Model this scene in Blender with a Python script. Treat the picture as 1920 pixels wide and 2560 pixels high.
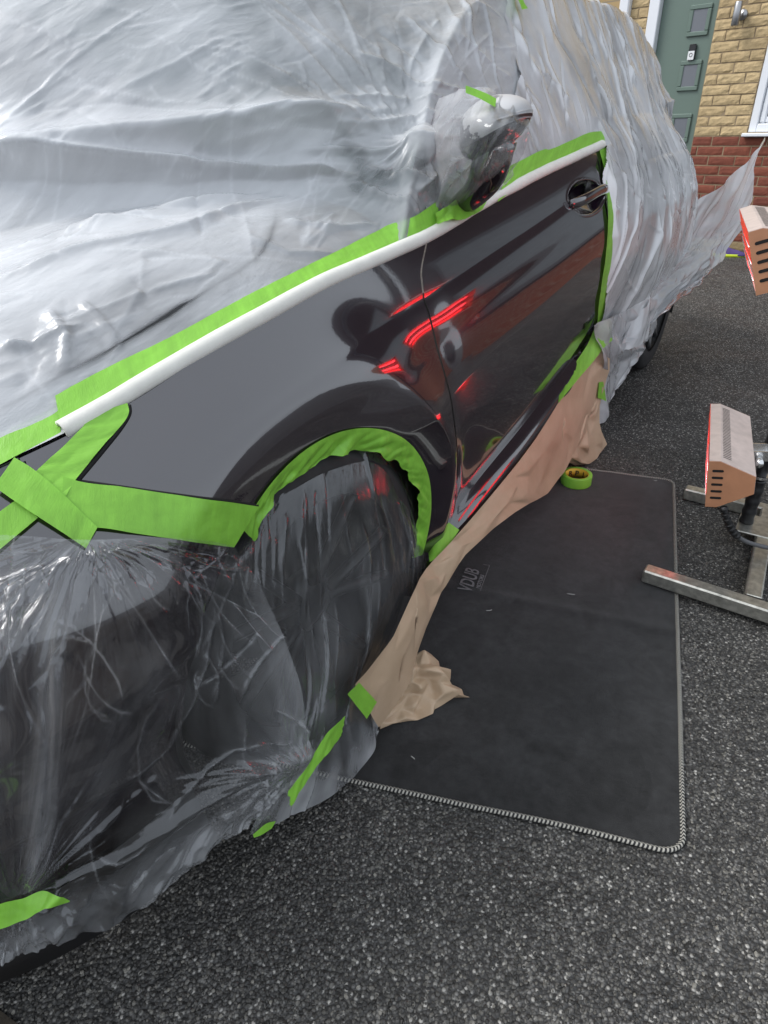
import bpy, math, random
import numpy as np

# ------------------------------------------------------------------ camera, sky, sun, exposure
scene = bpy.context.scene
for o in list(bpy.data.objects):
    bpy.data.objects.remove(o, do_unlink=True)
scene.render.engine = 'CYCLES'
scene.cycles.max_bounces = 6
scene.cycles.diffuse_bounces = 3
scene.cycles.glossy_bounces = 4
scene.cycles.transparent_max_bounces = 12
scene.cycles.use_denoising = True
scene.cycles.caustics_reflective = False
scene.cycles.caustics_refractive = False
scene.view_settings.view_transform = 'Standard'
scene.view_settings.look = 'None'
scene.view_settings.gamma = 1.0
scene.view_settings.use_curve_mapping = False
scene.view_settings.exposure = 0.38

from mathutils import Matrix, Vector
CAM_POS = Vector((-0.731, -0.600, 1.126))
cyaw, cpitch, croll = [math.radians(a) for a in (33.88, 31.4, -1.93)]
cF = Vector((math.cos(cyaw) * math.cos(cpitch), math.sin(cyaw) * math.cos(cpitch), -math.sin(cpitch)))
cR0 = Vector((math.sin(cyaw), -math.cos(cyaw), 0))
cU0 = cR0.cross(cF)
cR = cR0 * math.cos(croll) + cU0 * math.sin(croll)
cU = -cR0 * math.sin(croll) + cU0 * math.cos(croll)
cam = bpy.data.cameras.new('camera')
cam.sensor_fit = 'VERTICAL'
cam.sensor_height = 36.0
cam.lens = 36.0 * 1600.0 / 2560.0
cam.clip_start = 0.02
cam.clip_end = 2000
camo = bpy.data.objects.new('camera', cam)
scene.collection.objects.link(camo)
m3 = Matrix((cR, cU, -cF)).transposed()
camo.matrix_world = Matrix.Translation(CAM_POS) @ m3.to_4x4()
scene.camera = camo

SUN_EL, SUN_AZ = math.radians(48), math.radians(115)   # azimuth measured from +X towards +Y
world = bpy.data.worlds.new('World')
scene.world = world
world.use_nodes = True
wn, wl = world.node_tree.nodes, world.node_tree.links
wn.clear()
sky = wn.new('ShaderNodeTexSky')
sky.sky_type = 'NISHITA'
sky.sun_disc = False
sky.sun_elevation = SUN_EL
sky.sun_rotation = math.radians(90) - SUN_AZ
sky.air_density = 1.0
sky.dust_density = 6.0
sky.ozone_density = 2.0
hs = wn.new('ShaderNodeHueSaturation')
hs.inputs['Saturation'].default_value = 0.28
hs.inputs['Value'].default_value = 1.0
bg = wn.new('ShaderNodeBackground')
bg.inputs['Strength'].default_value = 0.15
wo = wn.new('ShaderNodeOutputWorld')
cloud = wn.new('ShaderNodeMix')            # an even deck of cloud veils most of the blue
cloud.data_type = 'RGBA'
cloud.inputs[0].default_value = 0.72
cloud.inputs[7].default_value = (6.3, 6.85, 7.55, 1)
wl.new(sky.outputs[0], hs.inputs['Color'])
wl.new(hs.outputs[0], cloud.inputs[6])
wl.new(cloud.outputs[2], bg.inputs['Color'])
wl.new(bg.outputs[0], wo.inputs['Surface'])

sun = bpy.data.lights.new('sun', 'SUN')
sun.energy = 1.9
sun.angle = math.radians(22)
sun.color = (1.0, 0.97, 0.93)
suno = bpy.data.objects.new('sun', sun)
scene.collection.objects.link(suno)
sd = Vector((math.cos(SUN_EL) * math.cos(SUN_AZ), math.cos(SUN_EL) * math.sin(SUN_AZ), math.sin(SUN_EL)))
suno.rotation_euler = sd.to_track_quat('Z', 'Y').to_euler()
suno.location = sd * 20

# ------------------------------------------------------------------ numeric helpers and the car's shape curves (metres)
# X runs rearwards along the car, Y across it (0 = wheel-arch lip on the near side), Z up
rng = np.random.default_rng(7)

def pchip(xs, ys):
    xs = np.asarray(xs, float); ys = np.asarray(ys, float)
    h = np.diff(xs); dl = np.diff(ys) / h
    m = np.zeros_like(xs)
    for i in range(1, len(xs) - 1):
        if dl[i - 1] * dl[i] > 0:
            w1 = 2 * h[i] + h[i - 1]; w2 = h[i] + 2 * h[i - 1]
            m[i] = (w1 + w2) / (w1 / dl[i - 1] + w2 / dl[i])
    m[0] = dl[0]; m[-1] = dl[-1]
    def fn(x):
        x = np.clip(np.asarray(x, float), xs[0], xs[-1])
        k = np.clip(np.searchsorted(xs, x) - 1, 0, len(xs) - 2)
        t = (x - xs[k]) / h[k]
        return ((1 + 2 * t) * (1 - t) ** 2 * ys[k] + t * (1 - t) ** 2 * h[k] * m[k]
                + t * t * (3 - 2 * t) * ys[k + 1] + t * t * (t - 1) * h[k] * m[k + 1])
    return fn

def sstep(a, b, x):
    t = np.clip((np.asarray(x, float) - a) / (b - a), 0, 1)
    return t * t * (3 - 2 * t)

_perm = np.random.default_rng(3).random((256, 256))
def vnoise(x, y):
    x = np.asarray(x, float); y = np.asarray(y, float)
    xi = np.floor(x).astype(int); yi = np.floor(y).astype(int)
    fx = x - xi; fy = y - yi
    fx = fx * fx * fx * (fx * (fx * 6 - 15) + 10); fy = fy * fy * fy * (fy * (fy * 6 - 15) + 10)
    a = _perm[xi % 256, yi % 256]; b = _perm[(xi + 1) % 256, yi % 256]
    c = _perm[xi % 256, (yi + 1) % 256]; d = _perm[(xi + 1) % 256, (yi + 1) % 256]
    return (a * (1 - fx) + b * fx) * (1 - fy) + (c * (1 - fx) + d * fx) * fy - 0.5

def fbm(x, y, oct=4, gain=0.5):
    s = 0; a = 1.0
    for i in range(oct):
        s = s + a * vnoise(x * 2 ** i + 17.3 * i, y * 2 ** i + 5.1 * i); a *= gain
    return s

def ridged(x, y, oct=3):
    s = 0; a = 1.0
    for i in range(oct):
        s = s + a * (1 - np.abs(vnoise(x * 2 ** i + 9.7 * i, y * 2 ** i + 31 * i)) * 4) ; a *= 0.5
    return s

# wing / bonnet / window-line edge
zE = pchip([-.95, -.6, -.338, -.247, -.089, .146, .491, .903, 1.655, 2.4, 3.0, 3.5],
           [.70, .755, .801, .819, .857, .891, .92, .963, 1.034, 1.05, 1.04, .98])
yE = pchip([-.95, -.75, -.6, -.338, -.247, -.089, .146, .491, .903, 1.655, 2.4, 2.9, 3.2, 3.5],
           [.60, .34, .235, .14, .12, .105, .095, .09, .095, .10, .10, .14, .27, .6])
# lower edge of the door panels
zS = pchip([-.95, .0, .413, .514, .971, 1.607, 2.2, 3.0, 3.5], [.20, .20, .221, .262, .340, .452, .50, .50, .5])
plan = pchip([-.95, -.85, -.75, -.65, -.5, -.3, 0, 2.6, 2.9, 3.2, 3.5], [.42, .26, .155, .09, .035, .004, 0, 0, .03, .14, .45])
prof = pchip([0, .1, .25, .42, .56, .63, .72, .86, 1.0], [.030, .018, .004, -.004, -.003, .004, .020, .055, 1.0])

def flare(x, z, s=1.0):
    r = np.hypot(x, z - .325)
    front = x < .15
    sig = .110 - .050 * sstep(.1, .38, x)
    up = np.where(r < .437, np.clip((r - .355) / .082, 0, 1.0) ** 0.8, np.exp(-((r - .437) / sig) ** 2))
    amp = .016 + .007 * sstep(.3, .75, z)
    return up * amp * s

def side(x, t):
    """near-side body panel: t 0 = door bottom, 1 = wing / window edge; gives y, z"""
    z = zS(x) + t * (zE(x) - zS(x))
    tt = np.clip(t, 0, .86)
    y = prof(tt)
    k = np.clip((t - .86) / .14, 0, 1)
    y = y + (yE(x) - .055) * (k * .75 + .25 * k * k)
    y = y + plan(x) * (1 - k)
    return y - flare(x, z) * (1 - k * k), z

# outline of the cabin seen from the side (upper edge of the side glass)
zT = pchip([.36, .45, .66, .82, 1.1, 1.4, 2.2, 2.75, 3.05, 3.3, 3.5], [.90, .96, 1.12, 1.235, 1.37, 1.43, 1.455, 1.41, 1.33, 1.15, .98])
def ztop(x):
    return np.maximum(zE(x), np.where(np.asarray(x) < .36, -1, zT(x)))

def hull(x, b):
    """skin of the upper car: b in 0..1 side glass (belt to glass top), 1..2 across to the far side"""
    x = np.asarray(x, float); b = np.asarray(b, float)
    b, x = np.broadcast_arrays(b, x)
    ze = zE(x); zt = ztop(x)
    g = np.clip(b, 0, 1)
    z1 = ze + g * (zt - ze)
    y1 = yE(x) + .015 * sstep(0, .1, (zt - ze)) * np.minimum(1, g * 6) + (z1 - ze) * .5
    yedge = yE(x) + .015 * sstep(0, .1, (zt - ze)) + (zt - ze) * .5
    q = np.clip(b - 1, 0, 1)
    q2 = q ** 1.5                      # more rows near the visible edge
    y2 = yedge + q2 * (1.78 - 2 * yedge)
    d = np.minimum(q2, 1 - q2) * (1.78 - 2 * yedge)
    m = 1 - (2 * q2 - 1) ** 2
    isb = 1 - sstep(.40, .85, x)
    zb = zE(x) + .105 * (1 - np.exp(-(d / .13) ** 1.3)) + .03 * m
    zw = ztop(x + .80 * m ** 1.7) + .07 * m * sstep(.2, 1.2, x + .8 * m)
    z2 = np.maximum(zb * 1.0, zw) if False else np.log(np.exp(40 * zb) + np.exp(40 * zw)) / 40 - .017 * np.exp(-np.abs(zb - zw) * 20)
    z2 = z2 - (z2 - zt) * np.exp(-(q2 / .02) ** 1.0) 
    y = np.where(b <= 1, y1, y2); z = np.where(b <= 1, z1, z2)
    return y, z

# ------------------------------------------------------------------ measured positions (metres)
TAB = {
    'tape_belt_front': [[[-0.3126,0.1806,0.8389],[-0.2379,0.1685,0.8556],[-0.1553,0.152,0.8712],[-0.0708,0.1435,0.8874],[0.019,0.1396,0.9022],[0.1442,0.1363,0.9187],[0.2837,0.1381,0.9346],[0.4057,0.1394,0.9497],[0.4782,0.1108,0.9628],[0.5812,0.1194,0.9791]],[[-0.3348,0.1483,0.8133],[-0.2608,0.1343,0.8286],[-0.18,0.1218,0.8473],[-0.0991,0.1115,0.8658],[-0.0135,0.1053,0.8803],[0.1034,0.0993,0.8964],[0.2399,0.1011,0.911],[0.3639,0.1028,0.9216],[0.4493,0.092,0.9303],[0.5416,0.0897,0.9369]]],
    'tape_belt_fold': [[[0.535,0.0992,0.9579],[0.6136,0.1012,0.9721],[0.6733,0.1046,0.9836],[0.717,0.1072,0.9923],[0.748,0.0996,0.9879],[0.771,0.0884,0.9774]],[[0.5105,0.0826,0.9434],[0.5603,0.0782,0.9453],[0.6133,0.0709,0.9415],[0.661,0.0711,0.9456],[0.6912,0.0715,0.9488],[0.7264,0.0764,0.9594]]],
    'tape_belt_door': [[[0.9489,0.1238,1.0196],[1.0444,0.1241,1.0308],[1.2061,0.1238,1.0479],[1.2108,0.1219,1.0457],[1.3905,0.1205,1.0611],[1.5952,0.1223,1.0778],[1.7031,0.1195,1.0781]],[[0.8125,0.0846,0.9554],[0.9379,0.0909,0.9756],[1.1113,0.092,0.9942],[1.1615,0.0913,0.9984],[1.3378,0.0901,1.014],[1.527,0.0899,1.0287],[1.6473,0.0896,1.0344]]],
    'tape_door_edge': [[[1.5871,0.0911,1.0287],[1.5678,0.0643,0.9825],[1.525,0.0317,0.9183],[1.4857,0.0043,0.8312],[1.4616,-0.0097,0.7273],[1.4764,-0.0053,0.6114],[1.5717,0.0149,0.4905]],[[1.6585,0.0915,1.0323],[1.6251,0.062,0.9812],[1.5879,0.0299,0.9186],[1.5504,0.0003,0.8232],[1.5421,-0.0099,0.7142],[1.5743,-0.0017,0.5908],[1.6907,0.0236,0.4611]]],
    'tape_headlight': [[[-0.2967,0.1381,0.8151],[-0.3226,0.1302,0.8059],[-0.3557,0.1292,0.7923],[-0.3953,0.1293,0.7772],[-0.4116,0.1219,0.7651]],[[-0.2555,0.1178,0.821],[-0.2615,0.1101,0.8118],[-0.3109,0.1033,0.7879],[-0.3657,0.0972,0.7624],[-0.4083,0.0854,0.7352]]],
    'tape_bumper_joint': [[[-0.3724,0.107,0.7695],[-0.365,0.0963,0.7633],[-0.3298,0.0639,0.7465],[-0.286,0.0314,0.7239],[-0.235,0.0078,0.6952],[-0.1557,0.0086,0.644]],[[-0.4133,0.075,0.7244],[-0.3821,0.056,0.7175],[-0.3502,0.0308,0.7001],[-0.3147,0.0105,0.6785],[-0.2736,0.0004,0.6501],[-0.2237,0.0011,0.614]]],
    'tape_corner': [[[-0.3999,0.1507,0.7964],[-0.3935,0.1299,0.7836],[-0.3884,0.1024,0.7636],[-0.3801,0.0519,0.7185]],[[-0.4365,0.1425,0.7763],[-0.4267,0.1058,0.7516],[-0.4161,0.0767,0.7293],[-0.4036,0.0479,0.703]]],
    'tape_lamp_upper': [[[-0.4149,0.2026,0.8071],[-0.3872,0.1951,0.8125],[-0.3488,0.1849,0.8198],[-0.3151,0.1775,0.827]],[[-0.4428,0.1671,0.7831],[-0.415,0.1618,0.7899],[-0.3756,0.155,0.7974],[-0.3374,0.1478,0.805]]],
    'tape_lamp_lower': [[[-0.4778,0.1291,0.7425],[-0.4472,0.1269,0.7526],[-0.4246,0.1241,0.7592]],[[-0.5013,0.105,0.7127],[-0.4716,0.1026,0.7225],[-0.421,0.0987,0.7395]]],
    'tape_sill_rear': [[[1.254,0.022,0.369],[1.391,0.02,0.41],[1.491,0.016,0.448],[1.541,0.01,0.492],[1.658,-0.006,0.491]],[[1.15,-0.012,0.352],[1.312,-0.014,0.375],[1.486,-0.02,0.403],[1.573,-0.022,0.42],[1.661,-0.022,0.42]]],
    'tape_sill_front': [[[0.386,0.025,0.232],[0.42,0.022,0.255],[0.478,0.018,0.266]],[[0.328,-0.012,0.248],[0.394,-0.012,0.235],[0.493,-0.004,0.242]]],
    'tape_hem_left': [[[-0.67,0.05,0.329],[-0.648,0.035,0.33],[-0.627,0.022,0.324],[-0.61,0.006,0.328],[-0.603,-0.018,0.329],[-0.597,-0.02,0.31]],[[-0.681,0.05,0.297],[-0.661,0.032,0.298],[-0.64,0.015,0.3],[-0.627,-0.002,0.314],[-0.619,-0.012,0.321],[-0.599,-0.02,0.31]]],
    'tape_bumper_long': [[[-0.129,-0.098,0.231],[-0.175,-0.098,0.239],[-0.24,-0.103,0.229],[-0.288,-0.098,0.211]],[[-0.146,-0.1,0.198],[-0.152,-0.1,0.198],[-0.217,-0.108,0.21],[-0.292,-0.1,0.175]]],
    'tape_paper_end': [[[-0.125,-0.104,0.285],[-0.09,-0.104,0.282]],[[-0.079,-0.108,0.179],[-0.042,-0.106,0.188]]],
    'tape_hem_small': [[[-0.34,-0.055,0.128],[-0.319,-0.062,0.133],[-0.297,-0.066,0.117]],[[-0.34,-0.056,0.12],[-0.328,-0.063,0.118],[-0.309,-0.067,0.113]]],
    'tape_mirror': [[[0.503,0.022,1.176],[0.527,0.005,1.168],[0.549,-0.018,1.155]],[[0.494,0.017,1.165],[0.514,-0.002,1.155],[0.533,-0.024,1.142]]],
    'tape_roof_seam': [[[1.3598,0.3352,1.4597],[1.2992,0.2812,1.4093],[1.2952,0.2723,1.391],[1.2974,0.2623,1.3714]],[[1.3893,0.3388,1.4631],[1.323,0.2812,1.4115],[1.3253,0.2713,1.3918],[1.3421,0.263,1.3767]]],
    'tape_paper_rear': [[[1.534,-0.03,0.301],[1.595,-0.03,0.284]],[[1.53,-0.035,0.245],[1.67,-0.035,0.182]]],
    'foam': [[-0.3344,0.15,0.8053],[-0.2765,0.1399,0.8176],[-0.1888,0.1278,0.8379],[-0.0793,0.1136,0.8619],[0.0354,0.1065,0.88],[0.16,0.1049,0.8958],[0.3383,0.0983,0.9103],[0.4976,0.093,0.925],[0.5491,0.0933,0.9304],[0.6398,0.0931,0.9397],[0.7432,0.0951,0.9518],[0.8354,0.0979,0.9638],[0.9155,0.0995,0.9732],[1.0649,0.1015,0.9906],[1.3299,0.0998,1.0149],[1.6451,0.1027,1.0408]],
    'gap_headlight': [[-0.2534,0.1189,0.8169],[-0.258,0.1138,0.8106],[-0.2729,0.1094,0.8013],[-0.3114,0.1045,0.783],[-0.3636,0.0996,0.7595]],
    'gap_bumper': [[-0.363,0.1001,0.7602],[-0.3279,0.0679,0.7437],[-0.2844,0.0358,0.7214],[-0.2345,0.013,0.6946],[-0.1544,0.0139,0.6433]],
    'bonnet_gap': [[0.262,0.2861,0.9959],[0.2033,0.2402,0.9743],[0.1446,0.2069,0.9515],[0.0887,0.1883,0.933],[0.0343,0.1833,0.9212],[-0.0126,0.1822,0.912],[-0.114,0.1816,0.8898],[-0.1983,0.1888,0.8687],[-0.2894,0.2008,0.8472],[-0.3649,0.2134,0.8285],[-0.4189,0.2237,0.815]],
    'folds_front': [[[[-0.1203,0.6321],[-0.0496,0.5779],[0.0524,0.5073],[0.1662,0.4383],[0.2936,0.3716],[0.4486,0.3204],[0.6084,0.2798]],0.045,0.045],[[[-0.0958,0.6156],[0.0374,0.4849],[0.1672,0.377],[0.3141,0.2661],[0.4398,0.1946],[0.5147,0.1387]],0.017,0.03],[[[-0.1175,0.5844],[0.0122,0.4485],[0.1419,0.3409],[0.2966,0.2415],[0.4302,0.1832]],0.03,-0.022],[[[-0.1038,0.3711],[0.0218,0.3239],[0.1865,0.2848],[0.3113,0.2356],[0.4345,0.1882]],0.03,0.022],[[[-0.1278,0.5177],[-0.0478,0.4198],[0.012,0.3421],[0.1336,0.2809]],0.03,-0.016],[[[-0.26,0.3096],[-0.1974,0.2935],[-0.1178,0.2727],[-0.0444,0.2444],[0.0506,0.2226],[0.1848,0.2344],[0.2987,0.2202]],0.018,0.014],[[[0.1659,0.4004],[0.2935,0.3036],[0.4066,0.2218],[0.501,0.1587]],0.02,-0.014],[[[0.1919,0.3251],[0.3042,0.252],[0.4534,0.1836],[0.5126,0.1264]],0.01,-0.01],[[[0.4374,0.1918],[0.4691,0.1254],[0.5168,0.0323]],0.008,0.01],[[[0.4177,0.2085],[0.4831,0.1519],[0.5576,0.0394]],0.008,-0.008],[[[0.4732,0.2067],[0.5281,0.1419],[0.6075,0.0353]],0.01,0.012],[[[0.3291,0.2884],[0.479,0.242],[0.6149,0.1772],[0.846,0.1523]],0.012,0.01],[[[0.3805,0.2823],[0.5639,0.2426],[0.7126,0.1865],[0.8791,0.1658]],0.01,-0.008],[[[0.4335,0.3005],[0.5921,0.261],[0.7312,0.2094],[0.8895,0.1782]],0.01,0.01],[[[0.4878,0.3113],[0.6445,0.2645],[0.7786,0.2201],[0.8837,0.1974]],0.008,-0.007],[[[0.4776,0.3578],[0.6242,0.3133],[0.7314,0.256],[0.8917,0.2329]],0.008,0.008],[[[0.5249,0.3887],[0.6531,0.3326],[0.7376,0.2637],[0.8854,0.2381]],0.008,-0.007],[[[0.616,0.4271],[0.7009,0.3572],[0.7516,0.2796],[0.8923,0.2464]],0.008,0.008],[[[0.7202,0.4537],[0.7773,0.3789],[0.8008,0.2952],[0.909,0.2538]],0.008,-0.006],[[[0.8403,0.474],[0.8581,0.3884],[0.8692,0.3065],[0.9324,0.256]],0.007,0.007],[[[0.9921,0.497],[0.9187,0.3812],[0.9344,0.3103],[0.9733,0.2517]],0.007,-0.006],[[[1.0915,0.4774],[1.0043,0.369],[0.9957,0.3054],[0.9975,0.2397]],0.007,0.006],[[[1.1416,0.4486],[1.1055,0.3535],[1.0632,0.2612],[1.0587,0.2132]],0.006,0.006],[[[0.5232,0.127],[0.5958,0.1312],[0.7091,0.1354],[0.8481,0.129]],0.012,-0.01],[[[0.4905,0.0857],[0.6147,0.1108],[0.7546,0.1182],[0.8571,0.1136]],0.008,0.01],[[[0.5285,0.0464],[0.644,0.0791],[0.7594,0.0994],[0.8599,0.1037]],0.007,0.009],[[[0.5536,0.0205],[0.6808,0.0535],[0.7824,0.0767],[0.8593,0.0898]],0.006,-0.007],[[[0.107,0.1603],[0.154,0.0911],[0.2547,0.0507]],0.01,0.006],[[[0.0285,0.1543],[0.085,0.1015],[0.0967,0.0559]],0.009,-0.006],[[[0.2116,0.1631],[0.2843,0.1073],[0.4033,0.081]],0.01,0.007],[[[0.3039,0.1843],[0.3601,0.1292],[0.4497,0.0847]],0.008,-0.006],[[[-0.1884,0.1808],[-0.1943,0.1233],[-0.2034,0.0788]],0.008,0.006],[[[-0.2273,0.1963],[-0.2465,0.1284],[-0.2779,0.0921]],0.01,0.008],[[[-0.2582,0.2026],[-0.2922,0.1268],[-0.3316,0.0893]],0.012,-0.008],[[[-0.1041,0.1738],[-0.1155,0.1179],[-0.1119,0.0705]],0.007,-0.005],[[[-0.3153,0.1629],[-0.2801,0.145],[-0.2221,0.1368]],0.012,0.01]],
    'seam': [[1.3446,0.4937],[1.2538,0.4041],[1.2455,0.3243],[1.1968,0.2473],[1.1001,0.1881],[1.0424,0.1367],[0.9537,0.0619]],
    'wheel_sheet': [[[-0.184,0.03,0.597],[-0.078,0.035,0.619],[0.046,0.035,0.626],[0.182,0.035,0.602],[0.306,0.04,0.534]],[[-0.224,-0.005,0.58],[-0.106,0.01,0.567],[0.019,0.0,0.549],[0.164,0.0,0.496],[0.359,0.03,0.334]],[[-0.233,-0.02,0.487],[-0.138,-0.02,0.466],[-0.004,-0.02,0.428],[0.163,-0.015,0.348],[0.369,0.015,0.196]],[[-0.225,-0.04,0.355],[-0.154,-0.045,0.322],[-0.053,-0.045,0.285],[0.095,-0.035,0.224],[0.278,0.0,0.142]],[[-0.271,-0.06,0.223],[-0.213,-0.07,0.206],[-0.124,-0.07,0.176],[-0.041,-0.065,0.158],[0.067,-0.05,0.13]],[[-0.343,-0.05,0.12],[-0.277,-0.065,0.089],[-0.16,-0.085,0.046],[-0.044,-0.085,0.019],[0.001,-0.08,0.065]]],
    'bumper_sheet': [[[-0.546,0.02,0.816],[-0.479,0.012,0.776],[-0.421,0.008,0.739],[-0.335,0.0,0.695],[-0.269,-0.004,0.653],[-0.23,-0.008,0.622]],[[-0.575,0.01,0.751],[-0.509,-0.006,0.721],[-0.45,-0.014,0.694],[-0.375,-0.018,0.651],[-0.294,-0.02,0.61],[-0.208,-0.025,0.554]],[[-0.608,0.02,0.654],[-0.551,-0.005,0.621],[-0.489,-0.02,0.584],[-0.408,-0.028,0.536],[-0.306,-0.035,0.49],[-0.195,-0.05,0.439]],[[-0.651,0.045,0.508],[-0.595,0.012,0.478],[-0.528,-0.014,0.445],[-0.444,-0.032,0.416],[-0.327,-0.055,0.374],[-0.198,-0.075,0.294]],[[-0.698,0.08,0.339],[-0.641,0.045,0.306],[-0.574,0.0,0.311],[-0.49,-0.03,0.289],[-0.373,-0.065,0.283],[-0.226,-0.095,0.207]],[[-0.732,0.11,0.21],[-0.678,0.06,0.205],[-0.609,0.025,0.166],[-0.528,-0.012,0.151],[-0.406,-0.045,0.163],[-0.29,-0.075,0.156]]],
    'paper_long': [[[-0.087,-0.095,0.268],[0.072,-0.075,0.256],[0.209,-0.045,0.268],[0.321,-0.016,0.247],[0.519,-0.01,0.245],[0.783,-0.008,0.265],[1.023,-0.006,0.3],[1.223,-0.004,0.357],[1.455,-0.002,0.402],[1.698,-0.004,0.411]],[[-0.068,-0.1,0.199],[0.069,-0.09,0.201],[0.209,-0.06,0.223],[0.331,-0.03,0.214],[0.492,-0.03,0.228],[0.765,-0.035,0.22],[1.039,-0.03,0.199],[1.242,-0.025,0.242],[1.473,-0.02,0.313],[1.687,-0.015,0.36]],[[-0.022,-0.092,0.089],[0.115,-0.085,0.095],[0.237,-0.065,0.159],[0.361,-0.04,0.166],[0.481,-0.045,0.206],[0.785,-0.05,0.161],[1.108,-0.045,0.073],[1.282,-0.038,0.117],[1.527,-0.03,0.205],[1.684,-0.025,0.3]]],
    'paper_rear': [[[1.317,-0.002,0.215],[1.439,-0.002,0.283],[1.57,-0.002,0.346],[1.724,-0.002,0.355]],[[1.283,-0.02,0.142],[1.394,-0.022,0.19],[1.508,-0.022,0.241],[1.641,-0.02,0.258]],[[1.219,-0.04,0.129],[1.335,-0.045,0.111],[1.465,-0.045,0.12],[1.568,-0.04,0.16]],[[1.407,0.013,0.02],[1.446,-0.049,0.005],[1.544,-0.059,0.008],[1.641,-0.065,0.02]]],
    'paper_crumple': [[[0.093,-0.058,0.1],[0.149,-0.059,0.1],[0.198,-0.062,0.1],[0.237,-0.077,0.06]],[[0.058,-0.059,0.06],[0.129,-0.071,0.075],[0.172,-0.092,0.085],[0.213,-0.121,0.04]],[[0.036,-0.056,0.03],[0.102,-0.087,0.04],[0.162,-0.113,0.05],[0.204,-0.152,0.025]],[[0.033,-0.056,0.005],[0.087,-0.116,0.006],[0.15,-0.131,0.008],[0.209,-0.186,0.008]]],
    'flap': [[[2.813,0.0,0.695],[2.916,-0.02,0.736],[3.07,-0.06,0.801],[3.366,-0.11,0.869],[3.638,-0.16,0.996]],[[2.603,-0.01,0.611],[2.915,-0.03,0.604],[3.156,-0.08,0.649],[3.413,-0.13,0.718],[3.551,-0.17,0.858]],[[2.309,-0.02,0.542],[2.577,-0.05,0.523],[2.917,-0.09,0.534],[3.228,-0.13,0.586],[3.537,-0.17,0.668]],[[1.995,-0.03,0.462],[2.252,-0.055,0.425],[2.479,-0.09,0.423],[2.87,-0.12,0.432],[3.335,-0.15,0.514]],[[1.824,-0.03,0.363],[1.99,-0.05,0.354],[2.192,-0.075,0.39],[2.42,-0.1,0.433],[3.154,-0.13,0.426]]],
    'rear_tail': [[[1.457,-0.012,0.519],[1.648,-0.012,0.508],[1.938,-0.012,0.472],[2.361,-0.012,0.431]],[[1.531,-0.012,0.41],[1.688,-0.02,0.383],[1.999,-0.02,0.331],[2.382,-0.02,0.286]],[[1.666,0.0,0.231],[1.79,-0.015,0.226],[1.943,-0.02,0.246],[2.199,-0.02,0.225]],[[1.711,-0.02,0.065],[1.762,-0.03,0.069],[1.859,-0.02,0.119],[1.979,-0.01,0.147]]],
    'mat': [[0.082,-0.665,0.006],[1.495,-0.35,0.006],[1.364,-0.086,0.006],[-0.083,-0.085,0.006]],
    'logo': [[0.539,0.008,0.008],[0.666,0.032,0.008]],
    'marks': [[0.504,-0.098,0.008],[1.446,-0.302,0.008],[0.679,-0.26,0.008],[0.002,-0.161,0.008]],
    'tape_roll': [1.29,-0.058,0.004],
    'shoe': [[6.16,0.159,0.0]],
    'wall_pts': {"base":[-0.1103,0.0003],"plinth":[-0.1319,0.0909],"redtop":[-0.4676,0.9312],"course":[[-0.575,1.755],[-0.5646,1.683],[-0.564,1.6109],[-0.5634,1.5378],[-0.5593,1.4635],[-0.5614,1.3857],[-0.558,1.3121],[-0.5573,1.2347],[-0.5586,1.165],[-0.5592,1.0914],[-0.5599,1.0168],[-0.562,0.932]],"red":[[-0.4676,0.9312],[-0.4502,0.8551],[-0.4334,0.7813],[-0.4156,0.7036],[-0.397,0.6219],[-0.3781,0.5394],[0.0456,0.4738]],"door_r":[-0.5624,0.9655],"door_r2":[-0.5718,1.876],"door_l":[-1.0544,1.9288],"frame_l":[-1.1519,1.9394],"post":[[-1.4139,1.9681],[-1.3225,1.9581]],"pane1":[[-0.7983,1.8772],[-0.6252,1.8742],[-0.6179,1.661],[-0.7986,1.6629]],"glass1":[[-0.7658,1.8501],[-0.6579,1.8493],[-0.6497,1.6852],[-0.7644,1.6926]],"pane2":[[-0.807,1.4938],[-0.6265,1.4956],[-0.6209,1.2749],[-0.789,1.2765]],"glass2":[[-0.7726,1.4632],[-0.653,1.464],[-0.6546,1.3024],[-0.7702,1.305]],"pane3":[[-0.6512,1.0967],[-0.6207,1.1019]],"bell":[[-0.7536,1.6126],[-0.6953,1.6079],[-0.6902,1.4944],[-0.7504,1.5041]],"light":[[-0.4048,1.8503],[-0.3497,1.8468],[-0.3887,1.6985],[-0.3409,1.6915]],"win":[[-0.1155,1.4817],[-0.1022,0.9659],[-0.0379,1.0447]],"sill":[[-0.1401,0.9519],[-0.1335,0.9256],[0.0462,0.9584]],"brickx":[[-0.4092,0.9308],[-0.3515,0.9303],[-0.4669,0.852],[-0.2293,0.8522]]},
    'handle': [[1.3606,0.0466,0.9173],[1.2344,0.0533,0.9124],[1.5165,0.0424,0.9256],[1.4502,0.064,0.9591],[1.3387,0.0283,0.8706]],
    'handle_grip': [[1.233,0.05,0.909],[1.267,0.032,0.914],[1.341,0.022,0.923],[1.446,0.022,0.93],[1.574,0.042,0.912]],
    'mirror': [[0.7,-0.016,1.113],[0.68,0.076,1.122],[0.68,0.059,1.066],[0.7,0.052,1.166],[0.75,0.121,0.973],[0.75,0.048,0.983],[0.7,0.12,1.166]],
    'logo_pts': [[0.529,0.005,0.013],[0.652,0.033,0.013],[0.562,-0.03,0.013],[0.661,-0.008,0.013],[0.57,-0.022,0.013],[0.648,-0.009,0.013],[0.571,-0.033,0.013]],
    'gap_param': [[0.2619,0.2172],[0.2032,0.1671],[0.1445,0.1285],[0.0886,0.105],[0.0342,0.0966],[-0.0128,0.0927],[-0.1142,0.0851],[-0.1985,0.0849],[-0.2897,0.0828],[-0.3652,0.0745]],
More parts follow.
